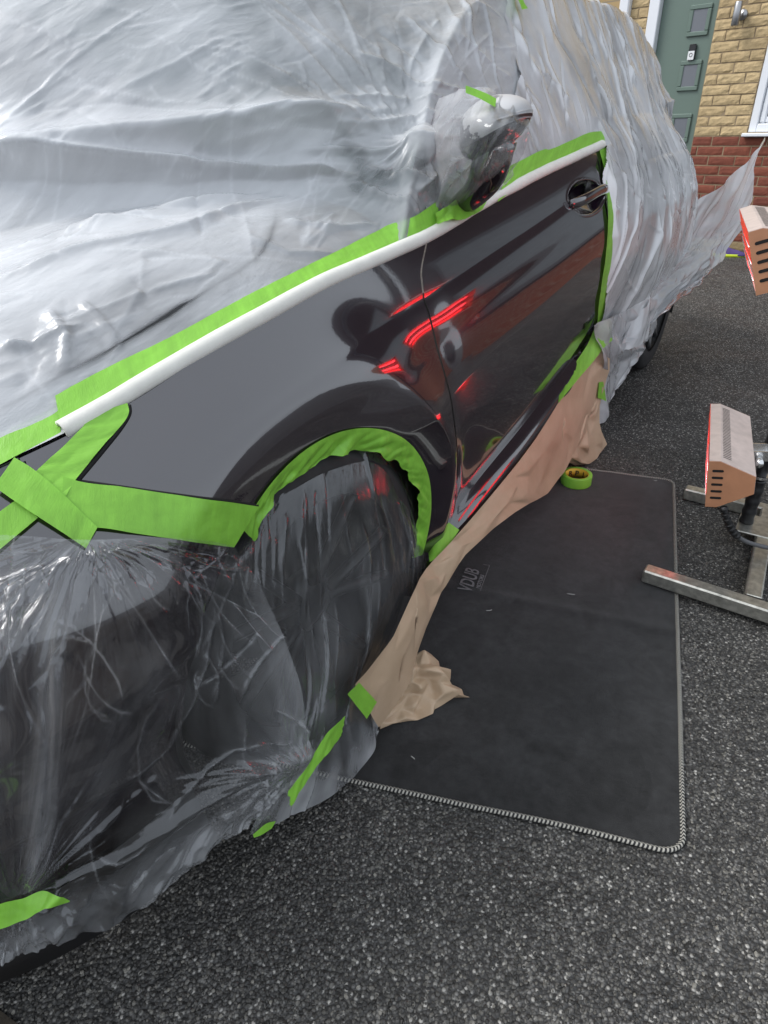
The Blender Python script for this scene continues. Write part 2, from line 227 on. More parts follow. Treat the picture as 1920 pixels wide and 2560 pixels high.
    'ridge_param': [[-0.0496,0.5779],[0.0524,0.5073],[0.1662,0.4383],[0.2936,0.3716],[0.4486,0.3204],[0.6084,0.2798],[0.6963,0.2471]],
    'mirror_veil': [[[0.72,0.202,1.169],[0.61,0.058,1.179],[0.575,-0.023,1.16],[0.62,-0.051,1.13]],[[0.7,0.23,1.111],[0.505,0.012,1.12],[0.495,-0.061,1.116],[0.58,-0.074,1.098]],[[0.64,0.206,1.029],[0.53,0.038,1.051],[0.52,-0.031,1.057],[0.62,-0.045,1.052]],[[0.52,0.135,0.941],[0.6,0.094,0.965],[0.66,0.068,0.977],[0.8,0.062,0.995]]],
}

# ------------------------------------------------------------------ scene helpers
C = scene.collection

def link(o, parent=None):
    C.objects.link(o)
    if parent is not None:
        o.parent = parent
    return o

def tag(o, label=None, cat=None, group=None, kind=None):
    if label: o['label'] = label
    if cat: o['category'] = cat
    if group: o['group'] = group
    if kind: o['kind'] = kind
    return o

def empty(name, loc=(0, 0, 0), rz=0.0, parent=None):
    o = bpy.data.objects.new(name, None)
    o.empty_display_size = 0.1
    o.location = loc
    o.rotation_euler = (0, 0, rz)
    return link(o, parent)

def new_mesh(name, V, F, mat=None, parent=None, smooth=True, uv=None, mats=None, fmat=None, haze=None):
    V = np.asarray(V, np.float32).reshape(-1, 3)
    me = bpy.data.meshes.new(name)
    if isinstance(F, np.ndarray):
        n, k = F.shape
        me.vertices.add(len(V)); me.vertices.foreach_set('co', V.ravel())
        me.loops.add(n * k); me.loops.foreach_set('vertex_index', F.astype(np.int32).ravel())
        me.polygons.add(n); me.polygons.foreach_set('loop_start', np.arange(0, n * k, k, dtype=np.int32))
        me.update(calc_edges=True)
    else:
        me.from_pydata(V.tolist(), [], [list(map(int, f)) for f in F])
        me.update()
    if uv is not None:
        lay = me.uv_layers.new(name='UVMap')
        vi = np.zeros(len(me.loops), np.int32); me.loops.foreach_get('vertex_index', vi)
        lay.data.foreach_set('uv', np.asarray(uv, np.float32).reshape(-1, 2)[vi].ravel())
    if haze is not None:
        at = me.attributes.new('haze', 'FLOAT', 'POINT'); at.data.foreach_set('value', np.asarray(haze, np.float32).ravel())
    me.polygons.foreach_set('use_smooth', np.full(len(me.polygons), bool(smooth)))
    if mats:
        for m in mats: me.materials.append(m)
        if fmat is not None: me.polygons.foreach_set('material_index', np.asarray(fmat, np.int32))
    elif mat is not None:
        me.materials.append(mat)
    me.validate()
    o = bpy.data.objects.new(name, me)
    return link(o, parent)

def gidx(n, m):
    i = np.arange(n * m).reshape(n, m)
    return np.stack([i[:-1, :-1], i[1:, :-1], i[1:, 1:], i[:-1, 1:]], -1)

def grid_obj(name, P, mat, parent=None, uv=None, keep=None, flip=False, smooth=True, haze=None):
    n, m = P.shape[:2]
    F = gidx(n, m)
    if keep is not None: F = F[keep]
    F = F.reshape(-1, 4)
    if flip: F = F[:, ::-1]
    return new_mesh(name, P.reshape(-1, 3), F, mat, parent, smooth, None if uv is None else uv.reshape(-1, 2), haze=haze)

def normals(P):
    du = np.gradient(P, axis=0); dv = np.gradient(P, axis=1)
    n = np.cross(du, dv)
    return n / (np.linalg.norm(n, axis=-1, keepdims=True) + 1e-12)

def smooth_curve(pts, n):
    pts = np.asarray(pts, float)
    s = np.r_[0, np.cumsum(np.linalg.norm(np.diff(pts, axis=0), axis=1))]
    t = np.linspace(0, s[-1], n)
    return np.stack([pchip(s, pts[:, k])(t) for k in range(3)], -1)

def catmull(ctrl, n, axis):
    ctrl = np.moveaxis(np.asarray(ctrl, float), axis, 0)
    k = len(ctrl)
    p = np.concatenate([2 * ctrl[:1] - ctrl[1:2], ctrl, 2 * ctrl[-1:] - ctrl[-2:-1]], 0)
    t = np.linspace(0, k - 1 - 1e-9, n); i = np.floor(t).astype(int); f = (t - i)
    sh = (n,) + (1,) * (ctrl.ndim - 1); f = f.reshape(sh)
    a, b, c, d = p[i], p[i + 1], p[i + 2], p[i + 3]
    r = .5 * (2 * b + (c - a) * f + (2 * a - 5 * b + 4 * c - d) * f ** 2 + (3 * b - a - 3 * c + d) * f ** 3)
    return np.moveaxis(r, 0, axis)

def net(ctrl, n, m):
    return catmull(catmull(ctrl, n, 0), m, 1)

def arcs(P):
    """surface coordinates in metres of a grid"""
    a = np.concatenate([np.zeros((1, P.shape[1])), np.cumsum(np.linalg.norm(np.diff(P, axis=0), axis=2), 0)], 0)
    b = np.concatenate([np.zeros((P.shape[0], 1)), np.cumsum(np.linalg.norm(np.diff(P, axis=1), axis=2), 1)], 1)
    return a, b

def tube(pts, r, seg=10, closed=False, cap=True, prof_=None):
    pts = np.asarray(pts, float); n = len(pts)
    r = np.broadcast_to(np.asarray(r, float), (n,))
    tg = np.gradient(pts, axis=0); tg /= np.linalg.norm(tg, axis=1, keepdims=True)
    up = np.array([0, 0, 1.0]) if abs(tg[0][2]) < .9 else np.array([1.0, 0, 0])
    V = []; u = np.cross(tg[0], np.cross(up, tg[0])); u /= np.linalg.norm(u)
    for k in range(n):
        u = u - tg[k] * (u @ tg[k]); u /= np.linalg.norm(u); w = np.cross(tg[k], u)
        a = np.linspace(0, 2 * np.pi, seg, endpoint=False)
        V.append(pts[k] + r[k] * (np.cos(a)[:, None] * u + np.sin(a)[:, None] * w))
    V = np.concatenate(V); F = []
    for k in range(n - 1):
        for j in range(seg):
            F.append((k * seg + j, k * seg + (j + 1) % seg, (k + 1) * seg + (j + 1) % seg, (k + 1) * seg + j))
    if cap:
        F.append(tuple(range(seg))[::-1]); F.append(tuple(range((n - 1) * seg, n * seg)))
    return V, F

def merge(parts):
    V = []; F = []; o = 0
    for v, f in parts:
        v = np.asarray(v, float).reshape(-1, 3); V.append(v)
        F += [tuple(int(i) + o for i in q) for q in f]; o += len(v)
    return np.concatenate(V), F

def box(x0, x1, y0, y1, z0, z1, c=0.0):
    """box with chamfered edges"""
    if c <= 0:
        V = [(x, y, z) for x in (x0, x1) for y in (y0, y1) for z in (z0, z1)]
        return np.array(V, float), [(0, 1, 3, 2), (4, 6, 7, 5), (0, 4, 5, 1), (2, 3, 7, 6), (0, 2, 6, 4), (1, 5, 7, 3)]
    V = []; idx = {}
    X, Y, Z = (x0, x1), (y0, y1), (z0, z1)
    for i in (0, 1):
        for j in (0, 1):
            for k in (0, 1):
                s = (1 - 2 * i, 1 - 2 * j, 1 - 2 * k)
                p = np.array([X[i], Y[j], Z[k]], float)
                for a in range(3):
                    q = p.copy()
                    for b in range(3):
                        if b != a: q[b] += s[b] * c
                    idx[(i, j, k, a)] = len(V); V.append(q)
    F = []
    for a in range(3):
        b, d = [(1, 2), (2, 0), (0, 1)][a]
        for s in (0, 1):
            cyc = []
            for (m, n) in ((0, 0), (1, 0), (1, 1), (0, 1)):
                ijk = [0, 0, 0]; ijk[a] = s; ijk[b] = m; ijk[d] = n
                cyc.append(idx[(*ijk, a)])
            F.append(tuple(cyc if s else cyc[::-1]))
    for a in range(3):
        b, d = [(1, 2), (2, 0), (0, 1)][a]
        for m in (0, 1):
            for n in (0, 1):
                lo = [0, 0, 0]; hi = [0, 0, 0]; hi[a] = 1
                lo[b] = hi[b] = m; lo[d] = hi[d] = n
                f = (idx[(*lo, b)], idx[(*hi, b)], idx[(*hi, d)], idx[(*lo, d)])
                F.append(f if (m == n) else f[::-1])
    for i in (0, 1):
        for j in (0, 1):
            for k in (0, 1):
                f = (idx[(i, j, k, 0)], idx[(i, j, k, 1)], idx[(i, j, k, 2)])
                F.append(f if (i + j + k) % 2 else f[::-1])
    return np.array(V), F

def lathe(profile, seg=48, axis='z'):
    V = []; F = []; n = len(profile)
    for s in range(seg):
        a = 2 * np.pi * s / seg
        for r, h in profile: V.append((r * np.cos(a), r * np.sin(a), h))
    V = np.array(V)
    for s in range(seg):
        t = (s + 1) % seg
        for k in range(n - 1): F.append((s * n + k, t * n + k, t * n + k + 1, s * n + k + 1))
    if axis == 'y': V = V[:, [0, 2, 1]] * np.array([1, 1, 1]); F = [f[::-1] for f in F]
    return V, F

# ------------------------------------------------------------------ materials
class NT:
    def __init__(s, name):
        s.m = bpy.data.materials.new(name); s.m.use_nodes = True
        s.t = s.m.node_tree; s.t.nodes.clear()
        s.out = s.n('ShaderNodeOutputMaterial')
    def n(s, ty, **kw):
        nd = s.t.nodes.new(ty)
        for k, v in kw.items():
            if k.startswith('i_'):
                nd.inputs[k[2:].replace('_', ' ')].default_value = v
            else: setattr(nd, k, v)
        return nd
    def l(s, a, b): s.t.links.new(a, b)
    def set(s, nd, key, v):
        if hasattr(v, 'is_linked') or hasattr(v, 'links'): s.l(v, nd.inputs[key])
        else: nd.inputs[key].default_value = v
    def coord(s, kind='Object', scale=(1, 1, 1), rot=(0, 0, 0)):
        tc = s.n('ShaderNodeTexCoord'); mp = s.n('ShaderNodeMapping')
        mp.inputs['Scale'].default_value = scale; mp.inputs['Rotation'].default_value = rot
        s.l(tc.outputs[kind], mp.inputs['Vector']); return mp.outputs[0]
    def noise(s, vec, scale, detail=4, rough=.55, dist=0.0, out='Fac'):
        nd = s.n('ShaderNodeTexNoise'); nd.inputs['Scale'].default_value = scale
        nd.inputs['Detail'].default_value = detail; nd.inputs['Roughness'].default_value = rough
        nd.inputs['Distortion'].default_value = dist
        if vec is not None: s.l(vec, nd.inputs['Vector'])
        return nd.outputs[out]
    def vor(s, vec, scale, feature='F1', out='Distance'):
        nd = s.n('ShaderNodeTexVoronoi'); nd.feature = feature; nd.inputs['Scale'].default_value = scale
        if vec is not None: s.l(vec, nd.inputs['Vector'])
        return nd.outputs[out]
    def ramp(s, fac, stops, interp='LINEAR'):
        nd = s.n('ShaderNodeValToRGB'); cr = nd.color_ramp; cr.interpolation = interp
        while len(cr.elements) < len(stops): cr.elements.new(.5)
        for e, (p, c) in zip(cr.elements, stops):
            e.position = p
            e.color = (c, c, c, 1) if isinstance(c, (int, float)) else (*c, 1)
        s.l(fac, nd.inputs['Fac']); return nd.outputs['Color']
    def math(s, op, a, b=0.0, clamp=False):
        nd = s.n('ShaderNodeMath', operation=op); nd.use_clamp = clamp
        s.set(nd, 0, a); s.set(nd, 1, b); return nd.outputs[0]
    def mix(s, fac, a, b, blend='MIX'):
        nd = s.n('ShaderNodeMix', data_type='RGBA', blend_type=blend)
        for key, v in ((0, fac), (6, a), (7, b)):
            if hasattr(v, 'links'): s.l(v, nd.inputs[key])
            else: nd.inputs[key].default_value = v if key == 0 else (*v, 1) if len(v) == 3 else v
        return nd.outputs[2]
    def bump(s, h, strength=.3, dist=.002, normal=None):
        nd = s.n('ShaderNodeBump'); nd.inputs['Strength'].default_value = strength; nd.inputs['Distance'].default_value = dist
        s.l(h, nd.inputs['Height'])
        if normal is not None: s.l(normal, nd.inputs['Normal'])
        return nd.outputs[0]
    def bsdf(s, color=(.5, .5, .5), rough=.5, metal=0.0, normal=None, coat=0.0, coat_rough=.03, spec=.5, ior=1.5, emit=None, emit_s=0.0, sheen=0.0):
        p = s.n('ShaderNodeBsdfPrincipled')
        if hasattr(color, 'links'): s.l(color, p.inputs['Base Color'])
        else: p.inputs['Base Color'].default_value = (*color, 1)
        s.set(p, 'Roughness', rough); s.set(p, 'Metallic', metal)
        p.inputs['Coat Weight'].default_value = coat; p.inputs['Coat Roughness'].default_value = coat_rough
        p.inputs['Specular IOR Level'].default_value = spec; p.inputs['IOR'].default_value = ior
        p.inputs['Sheen Weight'].default_value = sheen
        if normal is not None: s.l(normal, p.inputs['Normal'])
        if emit is not None:
            p.inputs['Emission Color'].default_value = (*emit, 1); p.inputs['Emission Strength'].default_value = emit_s
        return p.outputs[0]
    def done(s, sh):
        s.l(sh, s.out.inputs['Surface']); return s.m

def plain(name, color, rough=.5, metal=0.0, bump_scale=None, bump_s=.2, var=0.0, var_scale=8, **kw):
    t = NT(name); v = t.coord('Object'); col = color; nrm = None
    if var:
        f = t.noise(v, var_scale, 5, .6)
        lo = tuple(c * (1 - var) for c in color); hi = tuple(min(1, c * (1 + var)) for c in color)
        col = t.ramp(f, [(.3, lo), (.7, hi)])
    if bump_scale: nrm = t.bump(t.noise(v, bump_scale, 4, .6), bump_s, .002)
    return t.done(t.bsdf(col, rough, metal, nrm, **kw))

M = {}
def paint_mat():
    t = NT('dark_metallic_paint'); v = t.coord('Object')
    fl = t.vor(v, 2600, out='Color')
    base = t.mix(.25, (.009, .005, .010), t.mix(1.0, fl, (.030, .016, .032), 'MULTIPLY'))
    peel = t.bump(t.noise(v, 260, 2, .5), .03, .0006)
    p = t.n('ShaderNodeBsdfPrincipled')
    t.l(base, p.inputs['Base Color'])
    p.inputs['Metallic'].default_value = 0.0
    p.inputs['Roughness'].default_value = .14
    p.inputs['IOR'].default_value = 1.6
    p.inputs['Coat Weight'].default_value = 1.0
    p.inputs['Coat Roughness'].default_value = .012
    p.inputs['Coat IOR'].default_value = 1.85
    t.l(peel, p.inputs['Coat Normal'])
    return t.done(p.outputs[0])
M['paint'] = paint_mat()
M['black_plastic'] = plain('satin_black_plastic', (.012, .012, .013), .42, bump_scale=900, bump_s=.12)
M['rubber'] = plain('tyre_rubber', (.016, .016, .017), .75, var=.3, var_scale=30, bump_scale=300, bump_s=.2)
M['black'] = plain('shut_line_shadow', (.004, .004, .004), .8)
M['liner'] = plain('arch_liner_felt', (.010, .010, .010), .9, bump_scale=400, bump_s=.4)
M['rim'] = plain('dark_alloy', (.018, .018, .019), .40, .3, var=.15)
M['rim_silver'] = plain('machined_alloy', (.40, .40, .41), .28, .95, var=.1)
M['glass_dark'] = plain('dark_car_glass', (.012, .016, .015), .03, spec=.6)
M['windscreen'] = plain('green_tinted_windscreen', (.13, .17, .16), .08, spec=.6)
M['lens'] = plain('lamp_lens', (.05, .055, .06), .05, coat=1.0)
M['mirror_cap'] = None

def film(name, op_lo, op_hi, gloss_r, streak=(1, 1), seed=0.0, tint=(.86, .88, .91), bump_a=.35, fine=1.0, gl=1.0, trans=.45, hz_scale=3.0, crease=0.0):
    """thin polythene: part clear, part milky scatter, with a soft sheen; wrinkled in its own surface coordinates"""
    t = NT(name)
    v = t.coord('UV', (streak[0], streak[1], 1))
    v1 = t.coord('UV', (1, 1, 1))
    w1 = t.noise(v, 9 * fine, 6, .62, .6)
    w2 = t.noise(v, 38 * fine, 4, .6, .4)
    w3 = t.noise(v1, 60 * fine, 3, .6, .8)
    vc = t.vor(v1, 22 * fine, 'DISTANCE_TO_EDGE')
    h = t.math('ADD', t.math('MULTIPLY', w1, 1.0), t.math('MULTIPLY', w2, .35))
    h = t.math('ADD', h, t.math('MULTIPLY', w3, .12))
    if crease:
        wob = t.n('ShaderNodeVectorMath', operation='MULTIPLY_ADD'); nz = t.n('ShaderNodeTexNoise'); nz.inputs['Scale'].default_value = 7.0
        t.l(v1, nz.inputs['Vector']); t.l(nz.outputs['Color'], wob.inputs[0]); wob.inputs[1].default_value = (.10, .10, .0); t.l(v1, wob.inputs[2])
        vs = t.n('ShaderNodeVectorMath', operation='MULTIPLY'); t.l(wob.outputs[0], vs.inputs[0]); vs.inputs[1].default_value = (.55, 1.25, 1)
        f1_ = t.vor(vs.outputs[0], 16); f2_ = t.vor(vs.outputs[0], 41)
        h = t.math('ADD', h, t.math('MULTIPLY', t.math('ADD', f1_, t.math('MULTIPLY', f2_, .4)), crease))
    nrm = t.bump(h, bump_a, .012)
    hz = t.noise(v, hz_scale, 5, .65, .3)
    op = t.ramp(hz, [(.33, op_lo), (.68, op_hi)])
    at_ = t.n('ShaderNodeAttribute'); at_.attribute_name = 'haze'
    op = t.math('ADD', op, at_.outputs['Fac'], True)
    df = t.n('ShaderNodeBsdfDiffuse'); df.inputs['Color'].default_value = (*tint, 1); t.l(nrm, df.inputs['Normal'])
    tl = t.n('ShaderNodeBsdfTranslucent'); tl.inputs['Color'].default_value = (*tint, 1); t.l(nrm, tl.inputs['Normal'])
    ds = t.n('ShaderNodeMixShader'); ds.inputs[0].default_value = trans; t.l(df.outputs[0], ds.inputs[1]); t.l(tl.outputs[0], ds.inputs[2])
    tr = t.n('ShaderNodeBsdfTransparent'); tr.inputs['Color'].default_value = (.97, .975, .98, 1)
    mx = t.n('ShaderNodeMixShader'); t.l(op, mx.inputs[0]); t.l(tr.outputs[0], mx.inputs[1]); t.l(ds.outputs[0], mx.inputs[2])
    g = t.n('ShaderNodeBsdfGlossy'); g.inputs['Color'].default_value = (.95, .96, .98, 1); g.inputs['Roughness'].default_value = gloss_r; t.l(nrm, g.inputs['Normal'])
    fr = t.n('ShaderNodeFresnel'); fr.inputs['IOR'].default_value = 1.5; t.l(nrm, fr.inputs['Normal'])
    ff = t.math('MULTIPLY', fr.outputs[0], gl, True)
    fin = t.n('ShaderNodeMixShader'); t.l(ff, fin.inputs[0]); t.l(mx.outputs[0], fin.inputs[1]); t.l(g.outputs[0], fin.inputs[2])
    return t.done(fin.outputs[0])
M['film_top'] = film('milky_masking_film', .54, .84, .21, (.6, 1.6), bump_a=.22, fine=1.5, gl=1.0, crease=.6, trans=.22, tint=(.88, .90, .93))
M['film_rear'] = film('crinkled_masking_film', .48, .80, .16, (1.2, .7), bump_a=.18, fine=.9, gl=1.5, trans=.25, crease=.45, tint=(.90, .91, .93))
M['film_flap'] = film('loose_masking_film', .66, .86, .22, (1.0, 1.0), bump_a=.18, fine=.8, trans=.40, crease=.45, gl=1.5)
M['film_clear'] = film('clear_masking_film', .0, .07, .06, (.6, 2.0), bump_a=.20, fine=1.0, gl=1.5, hz_scale=9.0, crease=.30)
M['film_veil'] = film('mirror_veil_film', .0, .14, .10, (1.0, 1.6), bump_a=.18, fine=1.2, gl=.8, hz_scale=8.0, crease=.3)
M['film_wheel'] = film('clear_wheel_film', .0, .07, .06, (.5, 2.6), bump_a=.20, fine=1.0, gl=1.5, hz_scale=9.0, crease=.20)

def tape_mat(name, col):
    t = NT(name); v = t.coord('UV')
    c1 = t.noise(t.coord('UV', (1, .25, 1)), 520, 2, .6); c2 = t.noise(v, 11, 5, .65); c3 = t.noise(t.coord('UV', (1, .12, 1)), 60, 3, .6)
    colr = t.ramp(c2, [(.28, tuple(c * .80 for c in col)), (.55, col), (.75, tuple(c * 1.16 for c in col))])
    colr = t.mix(1.0, colr, t.ramp(c3, [(.3, .88), (.7, 1.08)]), 'MULTIPLY')
    wob = t.noise(v, 24, 4, .65, 1.4)
    nrm = t.bump(t.math('ADD', t.math('MULTIPLY', c1, .5), t.math('MULTIPLY', wob, 1.8)), .36, .0016)
    p = t.bsdf(colr, .42, 0, nrm, spec=.45)
    tl = t.n('ShaderNodeBsdfTranslucent'); tl.inputs['Color'].default_value = (*col, 1)
    mx = t.n('ShaderNodeMixShader'); mx.inputs[0].default_value = .15
    t.l(p, mx.inputs[1]); t.l(tl.outputs[0], mx.inputs[2])
    return t.done(mx.outputs[0])
M['tape'] = tape_mat('green_masking_tape', (.26, .60, .065))
M['foam'] = plain('white_foam', (.70, .69, .64), .85, bump_scale=900, bump_s=.25, var=.05, var_scale=40)
def paper_mat():
    t = NT('brown_kraft_paper'); v = t.coord('UV')
    f = t.noise(v, 12, 6, .6); g = t.noise(t.coord('UV', (1, 14, 1)), 160, 3, .6)
    col = t.ramp(f, [(.25, (.46, .33, .215)), (.75, (.56, .415, .285))])
    nrm = t.bump(t.math('ADD', t.math('MULTIPLY', g, .25), t.noise(v, 26, 5, .65, .8)), .22, .002)
    p = t.bsdf(col, .48, 0, nrm, spec=.5)
    tl = t.n('ShaderNodeBsdfTranslucent'); t.l(col, tl.inputs['Color'])
    mx = t.n('ShaderNodeMixShader'); mx.inputs[0].default_value = .1
    t.l(p, mx.inputs[1]); t.l(tl.outputs[0], mx.inputs[2])
    return t.done(mx.outputs[0])
M['paper'] = paper_mat()

# ------------------------------------------------------------------ the driveway
def tarmac_mat():
    t = NT('tarmac'); v = t.coord('Object')
    d = t.vor(v, 150); cc = t.vor(v, 150, out='Color')
    sep = t.n('ShaderNodeSeparateColor'); t.l(cc, sep.inputs[0])
    stone = t.ramp(sep.outputs[0], [(.0, (.016, .016, .016)), (.50, (.055, .053, .051)), (.80, (.12, .117, .11)), (1, (.28, .27, .25))])
    edge = t.ramp(d, [(.30, 1.0), (.62, 0.0)])
    big = t.noise(v, 1.1, 5, .6); mid = t.noise(v, 9, 4, .6)
    col = t.mix(edge, (.017, .0165, .016), stone)
    col = t.mix(1.0, col, t.ramp(big, [(.3, 1.25), (.7, 1.95)]), 'MULTIPLY')
    col = t.mix(1.0, col, t.ramp(mid, [(.3, .8), (.7, 1.2)]), 'MULTIPLY')
    h = t.math('SUBTRACT', 1.0, d)
    nrm = t.bump(t.math('ADD', h, t.math('MULTIPLY', sep.outputs[1], .5)), .9, .004)
    r = t.ramp(t.noise(v, 3, 4, .6), [(.35, .45), (.65, .7)])
    return t.done(t.bsdf(col, r, 0, nrm, spec=.5))
M['tarmac'] = tarmac_mat()
nx = 41
gx = np.linspace(-1, 1, nx); gx = np.sign(gx) * np.abs(gx) ** 3 * 150
GX, GY = np.meshgrid(gx, gx, indexing='ij')
ground = grid_obj('driveway', np.stack([GX, GY, 0 * GX], -1), M['tarmac'], smooth=False)
tag(ground, 'dark tarmac driveway with worn grey stone chippings', kind='structure')

def stone_mat():
    t = NT('bitumen_chippings')
    g = t.n('ShaderNodeNewGeometry')
    col = t.ramp(g.outputs['Random Per Island'], [(0, (.021, .020, .0185)), (.35, (.042, .0395, .036)), (.66, (.076, .072, .065)), (.88, (.115, .109, .098)), (.97, (.16, .152, .134)), (1, (.25, .235, .205))])
    v = t.coord('Object'); n = t.noise(v, 700, 3, .6)
    col = t.mix(1.0, col, t.ramp(n, [(.3, .7), (.7, 1.2)]), 'MULTIPLY')
    col = t.mix(1.0, col, t.ramp(t.noise(v, 2.2, 4, .6), [(.3, .75), (.7, 1.2)]), 'MULTIPLY')
    return t.done(t.bsdf(col, .42, 0, t.bump(n, .3, .0008), spec=.5))
M['stone'] = stone_mat()
phi = (1 + 5 ** .5) / 2
ICO = np.array([(-1, phi, 0), (1, phi, 0), (-1, -phi, 0), (1, -phi, 0), (0, -1, phi), (0, 1, phi), (0, -1, -phi), (0, 1, -phi), (phi, 0, -1), (phi, 0, 1), (-phi, 0, -1), (-phi, 0, 1)], float)
ICO /= np.linalg.norm(ICO[0])
ICF = np.array([(0, 11, 5), (0, 5, 1), (0, 1, 7), (0, 7, 10), (0, 10, 11), (1, 5, 9), (5, 11, 4), (11, 10, 2), (10, 7, 6), (7, 1, 8), (3, 9, 4), (3, 4, 2), (3, 2, 6), (3, 6, 8), (3, 8, 9), (4, 9, 5), (2, 4, 11), (6, 2, 10), (8, 6, 7), (9, 8, 1)])
def in_poly(px, py, poly):
    ins = np.zeros(len(px), bool); j = len(poly) - 1
    for i in range(len(poly)):
        xi, yi = poly[i][:2]; xj, yj = poly[j][:2]
        c = ((yi > py) != (yj > py)) & (px < (xj - xi) * (py - yi) / (yj - yi + 1e-12) + xi)
        ins ^= c; j = i
    return ins
MAT_POLY = [(.082, -.665), (1.495, -.35), (1.295, .42), (-.225, .30)]
r2 = np.random.default_rng(11)
sp = .0062
sx, sy = np.meshgrid(np.arange(-.72, 1.75, sp), np.arange(-1.45, .22, sp))
sx = (sx + r2.uniform(-.45, .45, sx.shape) * sp).ravel(); sy = (sy + r2.uniform(-.45, .45, sy.shape) * sp).ravel()
dist = np.hypot(sx - CAM_POS.x, sy - CAM_POS.y)
ca = np.degrees(np.arctan2(sy - CAM_POS.y, sx - CAM_POS.x))
seen = (ca > -75) & (ca < 90) & (dist < 2.55) & ~in_poly(sx, sy, MAT_POLY) & ~((sy > .03) & (sx > -.2)) & (sx > -.70 + 0 * sy)
sx, sy = sx[seen], sy[seen]
N = len(sx)
sz = r2.uniform(.0018, .0038, N) * (1 + .35 * (r2.random(N) > .93))
ax = sz[:, None] * np.stack([r2.uniform(.8, 1.45, N), r2.uniform(.65, 1.1, N), r2.uniform(.5, .8, N)], -1)
loc = ICO[None] * r2.uniform(.78, 1.15, (N, 12))[..., None] * ax[:, None, :]
an = r2.uniform(0, 2 * np.pi, N); tl = r2.normal(0, .28, N)
ca_, sa_ = np.cos(an)[:, None], np.sin(an)[:, None]
x_, y_, z_ = loc[..., 0], loc[..., 1], loc[..., 2]
z2 = z_ * np.cos(tl)[:, None] + x_ * np.sin(tl)[:, None]; x2 = x_ * np.cos(tl)[:, None] - z_ * np.sin(tl)[:, None]
SV = np.stack([x2 * ca_ - y_ * sa_ + sx[:, None], x2 * sa_ + y_ * ca_ + sy[:, None], z2 + (r2.uniform(-.0012, .0012, N))[:, None]], -1)
SF = (ICF[None] + (np.arange(N) * 12)[:, None, None]).reshape(-1, 3)
stones = new_mesh('stone_chippings', SV, SF, M['stone'], smooth=False)
tag(stones, 'loose looking stone chippings bedded in the tarmac surface', kind='stuff')

# strip of earth and grit along the driveway's front edge
M['soil'] = plain('damp_soil', (.035, .028, .02), .9, var=.5, var_scale=60, bump_scale=90, bump_s=.9)
vx = np.linspace(-3.0, -.700, 60); vy = np.linspace(-4, 6, 240)
VX, VY = np.meshgrid(vx, vy, indexing='ij')
VX = VX + np.where(VX > -.72, .012 * fbm(VY * 14, VY * 0 + 3.0), 0) - .10 * (VY - .1) * (VX > -.72)
VX = VX + (-.10 * (VY - .1)) * (VX <= -.72)
VZ = .005 + .010 * fbm(VX * 20, VY * 20) + .008 * sstep(-.70, -.9, VX)
verge = grid_obj('verge', np.stack([VX, VY, np.maximum(VZ, .0045)], -1), M['soil'])
tag(verge, 'dark damp soil verge along the front of the driveway', kind='structure')

# ------------------------------------------------------------------ the house
WAZ = math.radians(78)
W0 = (6.15, .12, 0.0)
house = empty('house', W0, math.atan2(-math.sin(WAZ), -math.cos(WAZ)))     # local x runs to the right along the wall, local y into the house
tag(house, 'house front of yellow brick over red brick with sage green door', 'house')
def mortar_wall():
    t = NT('brick_wall_far'); tc = t.n('ShaderNodeTexCoord'); sepx = t.n('ShaderNodeSeparateXYZ'); t.l(tc.outputs['Object'], sepx.inputs[0])
    cmb = t.n('ShaderNodeCombineXYZ'); t.l(sepx.outputs[0], cmb.inputs[0]); t.l(t.math('SUBTRACT', sepx.outputs[2], .932), cmb.inputs[1])
    b = t.n('ShaderNodeTexBrick'); b.inputs['Scale'].default_value = 1.0
    b.inputs['Brick Width'].default_value = .225; b.inputs['Row Height'].default_value = .0748; b.inputs['Mortar Size'].default_value = .006
    b.inputs['Color1'].default_value = (.42, .30, .15, 1); b.inputs['Color2'].default_value = (.36, .25, .12, 1); b.inputs['Mortar'].default_value = (.26, .21, .14, 1)
    t.l(cmb.outputs[0], b.inputs['Vector'])
    b2 = t.n('ShaderNodeTexBrick'); b2.inputs['Scale'].default_value = 1.0
    b2.inputs['Brick Width'].default_value = .225; b2.inputs['Row Height'].default_value = .0748; b2.inputs['Mortar Size'].default_value = .006
    b2.inputs['Color1'].default_value = (.22, .062, .035, 1); b2.inputs['Color2'].default_value = (.18, .05, .03, 1); b2.inputs['Mortar'].default_value = (.27, .20, .15, 1)
    t.l(cmb.outputs[0], b2.inputs['Vector'])
    hi = t.math('GREATER_THAN', sepx.outputs[2], .932)
    return t.done(t.bsdf(t.mix(hi, b2.outputs[0], b.outputs[0]), .85))
M['farwall'] = mortar_wall()
M['redwall'] = plain('red_brown_wall_for_reflection', (.040, .028, .026), .85, var=.3, var_scale=6)
M['mortar'] = plain('mortar', (.27, .205, .13), .95, bump_scale=300, bump_s=.5, var=.2, var_scale=30)
def brick_mat(name, a, b, spots):
    t = NT(name); v = t.coord('Object'); oi = t.n('ShaderNodeObjectInfo')
    col = t.ramp(oi.outputs['Random'], [(0, a), (.5, tuple((p + q) / 2 for p, q in zip(a, b))), (1, b)])
    off = t.n('ShaderNodeVectorMath', operation='ADD'); t.l(v, off.inputs[0]); t.l(oi.outputs['Location'], off.inputs[1])
    n = t.noise(off.outputs[0], 22, 6, .65, .4); m = t.noise(off.outputs[0], 120, 4, .6)
    col = t.mix(1.0, col, t.ramp(n, [(.28, spots), (.7, 1.1)]), 'MULTIPLY')
    nrm = t.bump(t.math('ADD', n, t.math('MULTIPLY', m, .3)), .8, .006)
    return t.done(t.bsdf(col, .85, 0, nrm))
